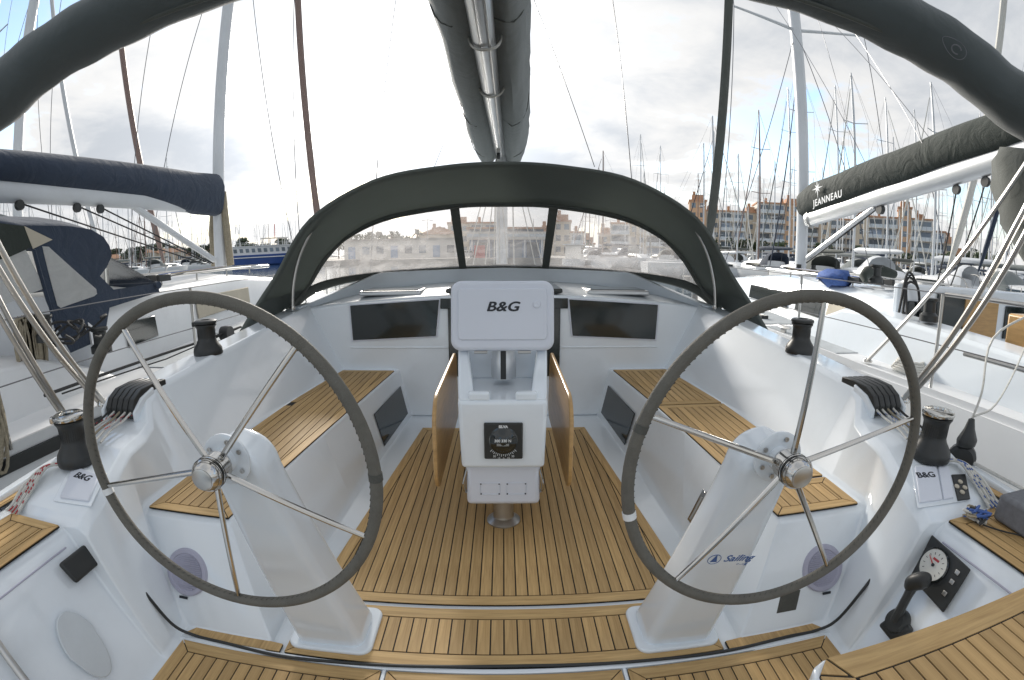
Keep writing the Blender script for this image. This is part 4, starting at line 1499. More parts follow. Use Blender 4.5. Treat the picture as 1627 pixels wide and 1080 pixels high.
# navy spray hood
hood = bpy.data.objects.new('spray_hood', MB().tube([(-1.1, 4.06, 2.5), (-.9, 4.08, 2.62), (0, 4.1, 2.68), (.9, 4.08, 2.62), (1.1, 4.06, 2.5)], .012, 8).mesh('spray_hood', 'steel_dull'))
col.objects.link(hood)
hood.parent = pb
TOPE = [(2.02, 1.79), (2.45, 1.75), (2.88, 1.745), (3.12, 1.72), (3.26, 1.66), (3.33, 1.58), (3.35, 1.50)]
rs = []
for y, z in TOPE:
    rs.append([(1.14 * u, y + 1.6 + .05 * (1 - u * u), z - WZ + .13 * (1 - u ** 4) - .012 * sin(9 * u)) for u in [-1 + i / 8 for i in range(17)]])
o = MB().rings(rs, caps=False, close=False).build('hood_top', 'canvas_navy', hood, smooth=60)
o.modifiers.new('t', 'SOLIDIFY').thickness = .012
for s in (-1, 1):
    X = s * 1.14
    yz = lambda P, k=0.0: [(X + s * k, y + 1.6, z - WZ) for y, z in P]
    MB().slab(yz([(2.60, 1.60), (2.70, 1.165), (2.73, 1.14), (2.68, 1.0), (2.60, 1.21), (2.50, 1.60)]), (s, 0, 0), .010).build('side_panel', 'canvas_navy', hood)
    MB().slab(yz([(2.45, 1.75), (2.88, 1.745), (3.12, 1.72), (3.26, 1.66), (3.33, 1.58), (3.35, 1.50), (3.28, 1.41), (3.19, 1.34), (3.13, 1.24), (2.67, 1.59), (2.60, 1.60), (2.50, 1.60)]), (s, 0, 0), .010).build('side_panel', 'canvas_navy', hood)
    MB().slab(yz([(2.73, 1.14), (3.10, 1.185), (3.135, 1.21), (3.13, 1.24), (3.19, 1.34), (3.34, 1.215), (3.95, 1.215), (3.97, 1.13), (3.27, 1.07), (3.17, .83), (2.78, .79), (2.68, .99)]), (s, 0, 0), .010).build('side_panel', 'canvas_navy', hood)
    MB().slab(yz([(2.60, 1.60), (2.66, 1.595), (3.13, 1.24), (3.135, 1.20), (3.10, 1.185), (2.73, 1.14), (2.70, 1.16)], .011), (s, 0, 0), .003).build('side_window', 'vinyl_milky', hood, smooth=0)
    MB().slab(yz([(2.06, 1.50), (2.44, 1.60), (2.57, 1.36), (2.60, 1.30), (2.06, 1.20)], .002), (s, 0, 0), .003).build('side_window', 'vinyl_milky', hood, smooth=0)
    MB().slab(yz([(2.44, 1.745), (2.70, 1.645), (2.51, 1.585)], .011), (s, 0, 0), .004).build('corner_patch', 'canvas_tan', hood, smooth=0)
    MB().slab(yz([(2.02, 1.785), (2.45, 1.745), (2.51, 1.60), (2.30, 1.54), (2.02, 1.50)]), (s, 0, 0), .012).build('side_panel', 'canvas_green', hood)
    MB().tube(yz([(2.66, 1.0), (2.62, 1.2), (2.52, 1.58)], .012), .014, 8).build('hood_frame', 'canvas_navy', hood)
# front window wraps round from side to side
rs = []
for t in (0, .25, .5, .75, 1):
    r = []
    for i in range(15):
        u = -1 + 2 * i / 14
        yt, zt_ = 4.94 + .05 * (1 - u * u), 2.35 + .13 * (1 - u ** 4)
        yb_, zb_ = 5.68 - .14 * u * u, 2.06 + .01 * (1 - u * u)
        r.append((u * lerp(1.12, 1.16, t), lerp(yt, yb_, t), lerp(zt_, zb_, t) + .01 * sin(i * 1.5) * sin(pi * t)))
    rs.append(r)
MB().rings(rs, caps=False, close=False).build('front_window', 'vinyl_milky', hood, smooth=60)
MB().tube([(-1.19 + 2.38 * i / 14, 5.64 - .12 * (-1 + i / 7) ** 2, 2.05) for i in range(15)], .035, 8).build('base_hem', 'canvas_navy', hood)
# mast and boom
mast_rig(pb, 0, 8.5, 2.1, 14.6, .085, 'mast_white', bow=(0, 13.3, 1.6), stern=(0, .2, 1.5), half=1.62, furl='mast_brown', furl_r=.085, chain_z=1.45)
rs = []
for t in (0, .1, .3, .6, .85, 1):
    y = lerp(8.42, 2.6, t)
    w = lerp(.17, .12, t)
    h = lerp(.28, .10, t ** .8) + (.06 if t < .15 else 0)
    zc_ = 3.125 + h * .85 - (.16 if t < .15 else .03 if t < .4 else 0)
    rs.append([(w * cos(a) + .008 * sin(5 * a + 9 * t), y, zc_ + h * sin(a) + .012 * sin(3 * a + 14 * t)) for a in [2 * pi * i / 18 for i in range(18)]])
MB().rings(rs).build('boom_cover', 'canvas_navy', pb, smooth=70)
MB().rings([[(.075 * cos(a), y, z + .115 * sin(a)) for a in [2 * pi * i / 14 for i in range(14)]] for y, z in ((8.35, 3.06), (2.4, 3.02))]).build('boom', 'mast_white', pb)
MB().tube([(0, 8.32, 2.25), (0, 6.5, 2.98)], .045, 10).build('boom_vang', 'mast_white', pb)
for dy in (0, .35, 1.1):
    MB().tube([(.05, 8.2 - dy * .2, 2.2), (.06, 5.9 - dy, 2.92)], .009, 6).build('control_line', 'rope_dark', pb)
    MB().lathe([(0, -.02), (.05, -.02), (.05, .02), (0, .02)], (.06, 5.9 - dy, 2.90), 12, (1, 0, 0)).build('block', 'black_plastic', pb)
for x, m in ((-.28, 'rope_tan'), (.26, 'rope_tan')):
    MB().tube([(x * .6, 8.55, 2.15), (x * .55, 8.5, 2.7), (x * .3, 8.5, 3.3)], .06 if x > 0 else .04, 8).build('halyard_coil', m, pb)
stanchions(pb, [1.88, 1.91, 1.86, 1.70, 1.35, .8], [3.2, 5.05, 7.0, 8.8, 10.4, 11.7], 1.38, .66)
# stanchions and lifelines by its cockpit
stanchions(pb, [1.62, 1.80, 1.88], [.2, 1.7, 3.2], 1.38, .66)
MB().tube([(1.02, 5.0, 1.86), (1.0, 5.02, 2.40)], .022, 8).build('grab_post', 'steel', pb)
MB().lathe([(.075, 0), (.075, .05), (.05, .07), (.05, .15), (.062, .16), (.062, .18), (0, .18)], (1.35, 4.0, 1.80), 20).build('winch', 'black_plastic', pb)
MB().lathe([(.085, 0), (.085, .05), (.055, .07), (.055, .16), (.07, .17), (.07, .19), (0, .19)], (1.38, 4.85 - .35, 1.62), 20).build('winch', 'black_plastic', pb)
rr_ = random.Random(9)
for k in range(6):
    c = Vector((1.40 + rr_.uniform(-.08, .08), 4.25 + rr_.uniform(-.3, .3), 1.80))
    MB().tube([c + Vector((.10 * cos(a), .13 * sin(a), .03 + .07 * sin(a + k))) for a in [5.2 * i / 16 for i in range(17)]], .010, 6).build('sheet_coil', 'rope_dark', pb)
MB().tube([(1.55, 3.75, 1.50), (1.60, 5.6, 1.50), (1.62, 6.3, 1.52)], .012, 6).build('sheet', 'rope_dark', pb)
MB().tube([(1.55, 3.9, 1.47), (1.62, 5.0, 1.46), (1.58, 6.3, 1.50)], .006, 6).build('sheet', 'rope_dark', pb)
MB().lathe([(0, -.05), (.075, -.05), (.08, 0), (.075, .05), (0, .05)], (1.62, 6.0, 1.50), 16, (1, 0, 0)).build('turning_block', 'black_plastic', pb)
MB().box(1.55, 1.62, 2.6, 3.35, 1.385, 1.41).build('genoa_track', 'black_plastic', pb)
MB().box(1.20, 1.34, 2.2, 2.9, 1.80, 2.25).build('wheel_cover', 'cushion', pb, bevel=.05, seg=3)
for k in range(7):                                   # coil hung on the lifeline
    y = 3.10 + rr_.uniform(-.05, .05)
    MB().tube([(1.90 + .02 * cos(a), y + .06 * cos(a), 1.63 + .22 * sin(a) - .02 * k) for a in [2 * pi * i / 18 for i in range(18)]], .011, 6, closed=True).build('rope_coil', 'rope_tan', pb)
for k in range(8):
    y = 3.95 + rr_.uniform(-.10, .10)
    MB().tube([(1.22, y + .05 * cos(a), 1.78 + .20 * sin(a)) for a in [2 * pi * i / 16 for i in range(16)]], .016, 6, closed=True).build('rope_coil', 'rope_tan', pb)
for k, y in enumerate((2.0, 6.6)):
    MB().lathe([(.02, -.34), (.09, -.28), (.12, -.1), (.12, .12), (.09, .28), (.02, .34), (0, .35)], (2.06, y, .85), 16).build('fender', 'canvas_navy', pb)

# ================================================================ neighbour to starboard
sb = thing('sailboat', 'moored white sailboat with lettered dark green boom cover close to starboard', 'sailboat', (4.78, -1.4, WZ))
LS, BS, FS = 12.4, 4.1, 1.43
hull_mb(LS, BS, FS, .88).build('hull', 'white_paint', sb, smooth=50)
for s in (-1, 1):
    strip_along(LS, BS, FS, .02, .97, -.005, .055, -.03, s, 'toe_rail', 'white_paint', sb)
cabin_mb(4.9, 10.8, 1.30, .55, 1.40, 1.98).build('coachroof', 'gelcoat', sb, smooth=50)
MB().rings([[(-1.60, y, 1.40), (-1.50, y, z), (-1.22, y, z + .03), (-1.12, y, 1.40)] for y, z in ((.6, 1.62), (2.4, 1.70), (3.5, 1.76), (4.9, 1.82), (5.4, 1.80), (6.2, 1.50))]).build('coaming', 'gelcoat', sb, bevel=.03, seg=3)
MB().rings([[(1.60, y, 1.40), (1.50, y, z), (1.22, y, z + .03), (1.12, y, 1.40)] for y, z in ((.6, 1.62), (2.4, 1.70), (3.5, 1.76), (4.9, 1.82), (5.4, 1.80), (6.2, 1.50))]).build('coaming', 'gelcoat', sb, bevel=.03, seg=3)
MB().box(-1.28, 1.28, 4.86, 4.94, 1.40, 2.10).build('companionway_bulkhead', 'gelcoat', sb, bevel=.02)
MB().box(-.75, -.32, 4.835, 4.858, 1.45, 2.04).build('companionway_door', 'acrylic', sb, bevel=.01)
MB().box(-.30, .30, 4.84, 4.858, 1.42, 2.02).build('companionway_door', 'ply', sb, bevel=.01)
MB().box(.45, 1.0, 4.838, 4.858, 1.6, 1.95).build('bulkhead_window', 'acrylic', sb, bevel=.02)
MB().box(-1.16, -.85, 4.838, 4.858, 1.6, 1.95).build('bulkhead_window', 'acrylic', sb, bevel=.02)
MB().box(-1.1, 1.1, .9, 4.9, 1.30, 1.42).build('cockpit_floor', 'ply', sb)
MB().rings([[(-.95, 2.5, z), (-.55, 2.5, z), (-.55, 3.9, z), (-.95, 3.9, z)] for z in (1.42, 1.98)]).build('table', 'ply', sb, bevel=.02)
for y0_, y1_ in ((5.5, 6.15), (6.3, 6.95), (7.2, 8.6)):
    w0_, w1_ = lerp(1.30, .55, (y0_ - 4.9) / 5.9), lerp(1.30, .55, (y1_ - 4.9) / 5.9)
    for s in (-1, 1):
        MB().slab([(s * w0_ * .985, y0_, 1.58), (s * w1_ * .985, y1_, 1.59), (s * w1_ * .955, y1_, 1.80), (s * w0_ * .955, y0_, 1.80)], (s, 0, .1), .015).build('cabin_window', 'canvas_tan' if y0_ < 6 else 'acrylic', sb, bevel=.03)
for y in (4.95, 6.6):
    for s in (-1, 1):
        MB().slab([(s * 2.035, y, 1.22), (s * 2.035, y + .30, 1.22), (s * 2.04, y + .30, 1.32), (s * 2.04, y, 1.32)], (s, 0, 0), .01).build('portlight', 'acrylic', sb, bevel=.02)
# folded black spray hood on the coachroof
rs = []
for i in range(10, 17):
    a = pi * i / 16
    c = Vector((1.22 * cos(a), 5.35 + .5 * sin(a) + .06 * sin(i * 1.7), 2.10 + .10 * sin(a) + .04 * sin(i * 2.3)))
    rs.append(tuple(c))
MB().tube(rs, [.045 + .020 * sin(i * 1.9) for i in range(7)], 12).build('folded_hood', 'canvas_green', sb, smooth=70)
MB().rings([[(-1.0 + .15 * cos(a) * k + .03 * sin(5 * a + 9 * t), 5.95 + .5 * t, 2.06 + .09 * k * sin(a) + .035 * sin(4 * a + 11 * t)) for a in [2 * pi * i / 12 for i in range(12)]] for t, k in ((0, .5), (.25, 1), (.6, 1.05), (1, .5))]).build('blue_tarpaulin', 'rope_blue', sb, smooth=70)
for x, y, zz in ((-1.36, 4.4, 1.83), (-.9, 5.6, 2.06), (1.36, 4.4, 1.83), (-1.36, 2.8, 1.74)):
    MB().lathe([(.08, 0), (.08, .05), (.052, .075), (.052, .16), (.068, .17), (.068, .19), (0, .19)], (x, y, zz), 20).build('winch', 'black_plastic', sb)
rr_ = random.Random(12)
for k in range(5):
    MB().tube([(-1.05 + rr_.uniform(-.1, .1) + .14 * cos(a), 4.78, 1.85 + .2 * sin(a)) for a in [pi + pi * i / 14 for i in range(15)]], .012, 6).build('rope_tail', 'rope_dark', sb)
# twin wheels with grey rims
for s in (-1, 1):
    MB().tube([(s * .78 + .42 * cos(a), 1.9, 1.92 + .42 * sin(a)) for a in [2 * pi * i / 40 for i in range(40)]], .016, 8, closed=True).build('steering_wheel', 'steel_dull', sb)
# stanchions, pushpit, lifelines on the near side
stanchions(sb, [-1.86, -1.98, -2.02, -1.95, -1.72, -1.3, -.7], [2.1, 3.75, 5.4, 7.2, 8.9, 10.4, 11.5], 1.44, .66)
MB().tube(spline([(-1.93, 3.55, 1.75), (-1.86, 2.2, 1.75), (-1.75, .6, 1.74), (-1.2, .1, 1.74)], 6), .015, 10).build('pushpit_rail', 'steel_dull', sb)
MB().tube(spline([(-1.95, 3.75, 2.10), (-1.88, 2.2, 2.12), (-1.75, .6, 2.12), (-1.2, .1, 2.12)], 6), .015, 10).build('pushpit_rail', 'steel_dull', sb)
for dx, dy in ((0, 0), (.05, .05)):                  # raked stainless struts of its bimini
    MB().tube(spline([(-1.82 + dx, 4.60 + dy, 1.47), (-1.80 + dx, 4.0 + dy, 2.10), (-1.75 + dx, 3.36 + dy, 2.86), (-1.70 + dx, 3.0 + dy, 3.3)], 5), .0135, 10).build('bimini_strut', 'steel_dull', sb)
MB().lathe([(.04, 0), (.04, .012), (.02, .03), (0, .03)], (-1.80, 4.62, 1.455), 14).build('strut_base', 'steel', sb)
rs = []
for z, w, d_, cy in ((2.28, .05, .10, 3.30), (2.38, .08, .20, 3.30), (2.55, .10, .30, 3.32), (2.80, .12, .36, 3.34), (2.98, .13, .34, 3.38), (3.06, .10, .26, 3.40)):
    rs.append([(-1.52 + w * cos(a) * (1 + .2 * sin(3 * a)), cy + d_ * sin(a) * (1 + .15 * cos(4 * a + z * 9)) , z + .05 * sin(a)) for a in [2 * pi * i / 18 for i in range(18)]])
MB().rings(rs).build('bimini_canvas', 'canvas', sb, smooth=60)
# mast, boom, cover
mast_rig(sb, -.03, 8.34, 2.08, 15.2, .088, 'mast_white', bow=(-.03, 12.35, 1.75), stern=(0, .2, 1.5), half=1.75, furl='canvas', furl_r=.11, chain_z=1.5, spread=(.263, .58))
F0, F1 = Vector((-.05, 8.15, 2.88)), Vector((-.42, 3.2, 3.47))
dirb = (F1 - F0).normalized()
sd = dirb.cross(Vector((0, 0, 1))).normalized()
upb = sd.cross(dirb)
MB().rings([[tuple(F0.lerp(F1, t) + sd * .085 * cos(a) + upb * .125 * sin(a)) for a in [2 * pi * i / 18 for i in range(18)]] for t in (0, 1.25)]).build('boom', 'alloy', sb, smooth=50)
rs = []
for k in range(15):
    t = k / 14
    c = F0.lerp(F1, lerp(-.03, 1.06, t))
    h = lerp(.45, .33, t)
    w = lerp(.16, .13, t)
    if k in (0, 14):
        h, w = h * .85, w * .7
    r = []
    for i in range(20):
        a = 2 * pi * i / 20
        wr = .014 * sin(k * 2.2 + i * .4) + .010 * sin(k * 4.1 + i)
        r.append(tuple(c + sd * ((w + wr) * cos(a)) + upb * (.07 + h * .5 + (h * .5 + .02) * sin(a) + .01 * sin(k * 1.7))))
    rs.append(r)
cov = MB().rings(rs).build('boom_cover', 'canvas_green', sb, smooth=70)
for t in (.02, .92):
    c = F0.lerp(F1, t)
    MB().tube([tuple(c + sd * .098 * cos(a) + upb * .140 * sin(a)) for a in [2 * pi * i / 18 for i in range(18)]], .010, 6, closed=True).build('strap', 'steel_dull', sb)
nside = -sd if sd.x > 0 else sd
# reading direction: aft along the boom as seen from our side (left to right)
rd = dirb
pl_ = F0.lerp(F1, .13) + upb * .185 + nside * .186
text_mesh('JEANNEAU', 'lettering', 'print_white', sb, .140, frame(pl_ + rd * .20 - upb * .045, rd, upb), shear=.05, spacing=1.15, heavy=.0035)
ps = F0.lerp(F1, .125) + upb * .345 + nside * .192
star = []
for k in range(16):
    a = pi / 2 + 2 * pi * k / 16
    r = (.150 if k % 4 == 0 else .085 if k % 2 == 0 else .030)
    star.append(ps + rd * r * cos(a) + upb * r * sin(a))
MB().slab(star, nside, .006).build('star_emblem', 'print_white', sb, smooth=0)
MB().tube([(-.03, 8.15, 2.28), tuple(F0.lerp(F1, .34) - upb * .11)], .042, 10).build('boom_vang', 'alloy', sb)
MB().tube([(-.05, 8.15, 2.20), tuple(F0.lerp(F1, .36) - upb * .12)], .010, 6).build('vang_tackle', 'rope_dark', sb)
c = F0.lerp(F1, .36) - upb * .16
MB().lathe([(0, -.03), (.06, -.03), (.06, .03), (0, .03)], c, 14, sd).build('vang_block', 'black_plastic', sb)
for t in (.62, .70):
    c = F0.lerp(F1, t) - upb * .17
    MB().lathe([(0, -.02), (.05, -.02), (.05, .02), (0, .02)], c, 14, sd).build('mainsheet_block', 'black_plastic', sb)
    MB().tube([c, Vector((-.25 + (t - .62) * 3, 5.3, 2.1))], .009, 6).build('mainsheet', 'rope_dark', sb)
for x in (-.16, .13):
    MB().lathe([(.06, 0), (.06, .05), (.04, .07), (.04, .12), (0, .12)], (x, 8.2, 2.05), 14).build('mast_winch', 'black_plastic', sb)
for t, hz in ((.30, 4.2), (.55, 5.0), (.78, 5.6)):   # lazy jacks
    c = F0.lerp(F1, t) + upb * .40
    for s in (-1, 1):
        MB().tube([tuple(c + sd * .1 * s), (-.03 + s * .4, 8.25, hz + 2.2)], .004, 5).build('lazy_jack', 'wire', sb)

# white line with a black mooring block on our starboard rail
mbk = thing('mooring_block', 'black plastic block on a white rope at our starboard rail', 'block')
MB().lathe([(0, -.03), (.055, -.03), (.068, -.012), (.068, .012), (.055, .03), (0, .03)], (2.0, 1.405, .605), 20, (.75, .6, .1)).build('cheek', 'black_plastic', mbk)
MB().rings([[(2.0 + w * cos(a), 1.40 + w * .7 * sin(a), z) for a in [2 * pi * i / 12 for i in range(12)]] for z, w in ((.665, .055), (.69, .060), (.74, .032), (.785, .018), (.79, .004))]).build('head', 'black_plastic', mbk)
MB().tube(spline([(2.0, 1.40, .78), (2.05, 1.41, .90), (2.20, 1.50, 1.12), (2.72, 1.60, 1.24)], 5), .006, 6).build('rope', 'rope_white', mbk)
MB().tube(spline([(2.0, 1.39, .80), (2.14, 1.38, .85), (2.40, 1.45, 1.05), (2.74, 1.61, 1.24)], 5), .005, 6).build('rope', 'rope_white', mbk)
MB().tube(spline([(2.02, 1.38, .60), (2.03, 1.2, .595), (2.02, .9, .60), (2.0, .5, .60)], 5), .008, 6).build('rope', 'rope_white', mbk)
for k, (x, y, lab) in enumerate(((-2.24, 2.7, 'dark fender hanging between our port side and the navy covered boat'), (2.36, 3.1, 'dark fender hanging between our starboard side and the next boat'))):
    f = thing('fender', lab, 'fender', (x, y, -.25))
    MB().lathe([(.02, -.36), (.09, -.30), (.125, -.12), (.125, .14), (.09, .30), (.03, .36), (0, .37)], (0, 0, 0), 18).build('body', 'canvas_navy', f)
    MB().tube([(0, 0, .36), (-.2 * (1 if x > 0 else -1), 0, .85)], .006, 6).build('line', 'rope_white', f)

# ---------------------------------------------------------------- deck gear on both neighbours
mat('nonskid', (.43, .46, .48), .7, var=.08, vscale=8, bump=.3, bscale=200, dirt=.25)
for boat, zt, ys, wx, tag_ in ((pb, 2.04, (6.2, 9.3), 1.22, 0), (sb, 2.00, (6.9, 9.6), 1.30, 1)):
    s_near = 1 if boat is pb else -1
    for y in ys:
        MB().box(-.32, .32, y - .3, y + .3, zt + .02, zt + .075).build('hatch_frame', 'alloy', boat, bevel=.02)
        MB().box(-.27, .27, y - .25, y + .25, zt + .07, zt + .085).build('hatch_glass', 'acrylic', boat, bevel=.01)
    for s in (-1, 1):
        hx_ = lambda y: s * lerp(wx, .55, (y - 4.8) / 6) * .80
        MB().tube([(hx_(y), y, zt + .075) for y in (5.9, 6.7, 7.5, 8.3)], .013, 8).build('hand_rail', 'steel_dull', boat)
        for y in (5.95, 6.7, 7.5, 8.25):
            MB().tube([(hx_(y), y, zt - .02), (hx_(y), y, zt + .07)], .010, 6).build('rail_foot', 'steel_dull', boat)
        MB().box(s * 1.50 - .018, s * 1.50 + .018, 5.8, 8.4, 1.42 if tag_ else 1.385, 1.455 if tag_ else 1.42).build('genoa_track', 'black_plastic', boat)
        MB().box(s * 1.50 - .05, s * 1.50 + .05, 6.9, 7.1, 1.45, 1.52).build('genoa_car', 'black_plastic', boat, bevel=.01)
    for k in range(4):                                # halyards led aft over the roof
        x = s_near * (.25 + .09 * k)
        MB().tube(spline([(x * .5, 8.3, zt + .10), (x * .9, 7.9, zt + .10), (x * 1.5, 6.6, zt + .09), (x * 1.9, 5.9, zt + .07)], 4), .009, 6).build('halyard', ('rope_white', 'rope_blue', 'rope_tan', 'rope_dark')[k], boat)
        MB().box(x * 1.9 - .02, x * 1.9 + .02, 5.75, 5.95, zt + .03, zt + .10).build('clutch', 'black_plastic', boat, bevel=.006)
    for y in (1.2, 6.0, 10.8):
        w_ = deck_w(y / 12.5, 4.0, .87) - .16
        for s in (-1, 1):
            c = Vector((s * w_, y, 1.49 if tag_ else 1.43))
            MB().tube([c + Vector((0, -.13, .035)), c + Vector((0, -.05, .03)), c + Vector((0, .05, .03)), c + Vector((0, .13, .035))], [.012, .018, .018, .012], 8).build('cleat', 'steel', boat)
            MB().box(c.x - .012, c.x + .012, c.y - .04, c.y + .04, c.z - .05, c.z + .02).build('cleat_foot', 'steel', boat)
    rr_ = random.Random(40 + tag_)
    for k in range(5):                                # coiled mooring line on the side deck
        c = Vector((s_near * 1.62, 4.3 if tag_ else 7.6, (1.46 if tag_ else 1.40) + .018 * k))
        r_ = .16 - .012 * k
        MB().tube([c + Vector((r_ * cos(a) * .8, r_ * sin(a), rr_.uniform(-.004, .004))) for a in [2 * pi * i / 22 for i in range(22)]], .011, 6, closed=True).build('mooring_coil', 'rope_white', boat)
    # non-skid panels on the side deck and roof
    for y0_, y1_ in ((5.0, 6.4), (6.55, 8.0), (8.15, 9.4)):
        zz = lambda y: (1.43 if tag_ else 1.37) * (1 + .16 * max(0, y / 12.5 - .3) ** 1.3) + .004
        w0_, w1_ = deck_w(y0_ / 12.5, 4.0, .87), deck_w(y1_ / 12.5, 4.0, .87)
        i0_, i1_ = lerp(wx, .55, (y0_ - 4.8) / 6) + .08, lerp(wx, .55, (y1_ - 4.8) / 6) + .08
        for s in (-1, 1):
            MB().slab([(s * i0_, y0_, zz(y0_)), (s * (w0_ - .14), y0_, zz(y0_)), (s * (w1_ - .14), y1_, zz(y1_)), (s * i1_, y1_, zz(y1_))], (0, 0, 1), .004).build('nonskid_panel', 'nonskid', boat, smooth=0)
# pale orange canvas locker bag and black hose loops in the starboard neighbour's cockpit
MB().rings([[(-1.0 + w * cos(a), 2.1 + w * .8 * sin(a), z) for a in [2 * pi * i / 16 for i in range(16)]] for z, w in ((1.42, .22), (1.6, .26), (1.85, .25), (1.97, .18), (2.0, .05))]).build('sail_bag', 'ply', sb, smooth=60)
for k in range(3):
    MB().tube(spline([(-1.42, 4.6 + .05 * k, 1.86), (-1.30, 4.75, 2.10 + .05 * k), (-1.10, 4.80, 2.08), (-1.0, 4.82, 1.80)], 5), .012, 6).build('hose', 'rope_dark', sb)
# ================================================================ the marina: water, quay, far boats, buildings, trees
def pol(az, dist, z=0.0):
    a = radians(az)
    return Vector((dist * sin(a), dist * cos(a), z))


wm = mat('water', (.030, .060, .075), .06, spec=.5)
t = wm.node_tree
b = t.nodes['Principled BSDF']
co = t.nodes.new('ShaderNodeTexCoord')
n1 = t.nodes.new('ShaderNodeTexNoise')
n1.inputs['Scale'].default_value = 1.6
n1.inputs['Detail'].default_value = 6
n1.inputs['Distortion'].default_value = .6
n2 = t.nodes.new('ShaderNodeTexNoise')
n2.inputs['Scale'].default_value = .35
n2.inputs['Detail'].default_value = 3
ad = t.nodes.new('ShaderNodeMath')
t.links.new(co.outputs['Object'], n1.inputs['Vector'])
t.links.new(co.outputs['Object'], n2.inputs['Vector'])
t.links.new(n1.outputs[0], ad.inputs[0])
t.links.new(n2.outputs[0], ad.inputs[1])
bp = t.nodes.new('ShaderNodeBump')
bp.inputs['Strength'].default_value = .22
bp.inputs['Distance'].default_value = .06
t.links.new(ad.outputs[0], bp.inputs['Height'])
t.links.new(bp.outputs[0], b.inputs['Normal'])

w = MB().add([(-1500, -600, WZ), (1500, -600, WZ), (1500, 2200, WZ), (-1500, 2200, WZ)], [(0, 1, 2, 3)]).build('water', 'water', smooth=0)
tag(w, 'rippled harbour water', kind='structure')

mat('concrete', (.33, .31, .28), .85, var=.12, vscale=.4, dirt=.3)
mat('stucco_cream', (.60, .52, .41), .9, var=.06, vscale=.3, dirt=.2)
mat('stucco_orange', (.60, .40, .26), .9, var=.07, vscale=.3, dirt=.2)
mat('stucco_pale', (.66, .63, .58), .9, var=.05, vscale=.3, dirt=.2)
mat('terracotta', (.50, .29, .18), .9, var=.12, vscale=1.0)
mat('rail_glass', (.56, .62, .67), .25, var=.08, vscale=1)
mat('window_glass', (.13, .17, .21), .12, rnd=.5)
mat('shade_cloth', (.30, .36, .45), .8, rnd=.3)
mat('ferry_blue', (.030, .075, .26), .35, var=.08, vscale=.5)
mat('shop_blue', (.17, .27, .42), .5, var=.06)
mat('leaf', (.055, .085, .030), .6, rnd=.35, var=.3, vscale=.8)
mat('leaf_pine', (.055, .078, .042), .65, rnd=.25, var=.3, vscale=.8)
mat('bark', (.16, .12, .085), .9, var=.2, vscale=4)
mat('sand', (.40, .36, .29), .95, var=.1, vscale=.05)

QZ = 0.05
qp = [(-420, 190), (-150, 215), (-75, 190), (-44, 100), (-24, 88), (26, 86), (42, 96), (70, 104), (105, 92), (160, 72), (420, 10), (700, 500), (0, 900), (-700, 600)]
q = MB().prism(ccw(qp), WZ - 1.0, QZ).build('quay', 'concrete', smooth=0)
tag(q, 'concrete quay round the harbour basin', kind='structure')

# ---------------------------------------------------------------- buildings


def face_frame(az, dist):
    """Empty frame: x to the right as seen from our boat, y away from it"""
    return pol(az, dist, QZ), -radians(az)


def apartment(label, az, dist, secs, hs=2.9, depth=12, turn=0.0):
    loc, rz = face_frame(az, dist)
    e = thing('apartment_building', label, 'building', loc, rz + radians(turn), group='apartment blocks behind the marina')
    e.scale = (1.06, 1, 1.12)
    winm = MB().box(-.65, .65, -.06, .02, 0, 1.45).mesh('window', 'window_glass', 0)
    for (u0, u1, nf, kind, setback) in secs:
        h = nf * hs
        W = u1 - u0
        m = {'o': 'stucco_orange', 'c': 'stucco_cream', 'b': 'stucco_pale', 'p': 'stucco_pale'}[kind]
        wall = MB().box(u0, u1, setback, setback + depth, 0, h).build('wall', m, e, smooth=0)
        # parapet and tiled crown
        MB().box(u0 - .25, u1 + .25, setback - .25, setback + depth + .25, h, h + .45).build('cornice', 'terracotta', e, smooth=0)
        if kind in 'oc':
            MB().box(u0 + W * .15, u1 - W * .15, setback + .5, setback + 6, h + .45, h + 1.9).build('roof_block', 'terracotta', e, smooth=0)
            MB().box(u0 + W * .2, u0 + W * .2 + .9, setback + 1, setback + 1.9, h + 1.9, h + 3.0).build('chimney', 'terracotta', e, smooth=0)
        else:
            MB().box(u0 + W * .3, u0 + W * .3 + .8, setback + 2, setback + 2.8, h + .45, h + 1.9).build('chimney', 'terracotta', e, smooth=0)
        for f in range(nf):
            z = f * hs
            if kind == 'b':
                nb_ = max(1, round(W / 4.6))
                bw = W / nb_
                for k in range(nb_):
                    x0_ = u0 + bw * k
                    # deep loggia: dark glazed back, slab and glass rail
                    g = MB().box(x0_ + .45, x0_ + bw - .45, setback - .04, setback + .1, z + .25, z + 2.45).build('loggia_glazing', 'window_glass' if (f + k) % 3 else 'shade_cloth', e, smooth=0)
                    MB().box(x0_ + .12, x0_ + bw - .12, setback - 1.35, setback, z - .12, z + .10).build('balcony_slab', 'stucco_pale', e, smooth=0)
                    MB().box(x0_ + .16, x0_ + bw - .16, setback - 1.33, setback - 1.25, z + .10, z + 1.05).build('balcony_rail', 'rail_glass', e, smooth=0)
                    MB().box(x0_ - .12, x0_ + .12, setback - 1.36, setback, z - .12, z + 2.78).build('party_fin', 'stucco_pale' if k else m, e, smooth=0)
            else:
                nw = max(1, round(W / 3.0))
                for k in range(nw):
                    o = bpy.data.objects.new('window', winm)
                    col.objects.link(o)
                    o.parent = e
                    o.location = (u0 + W * (k + .5) / nw, setback, z + .85)
    return e


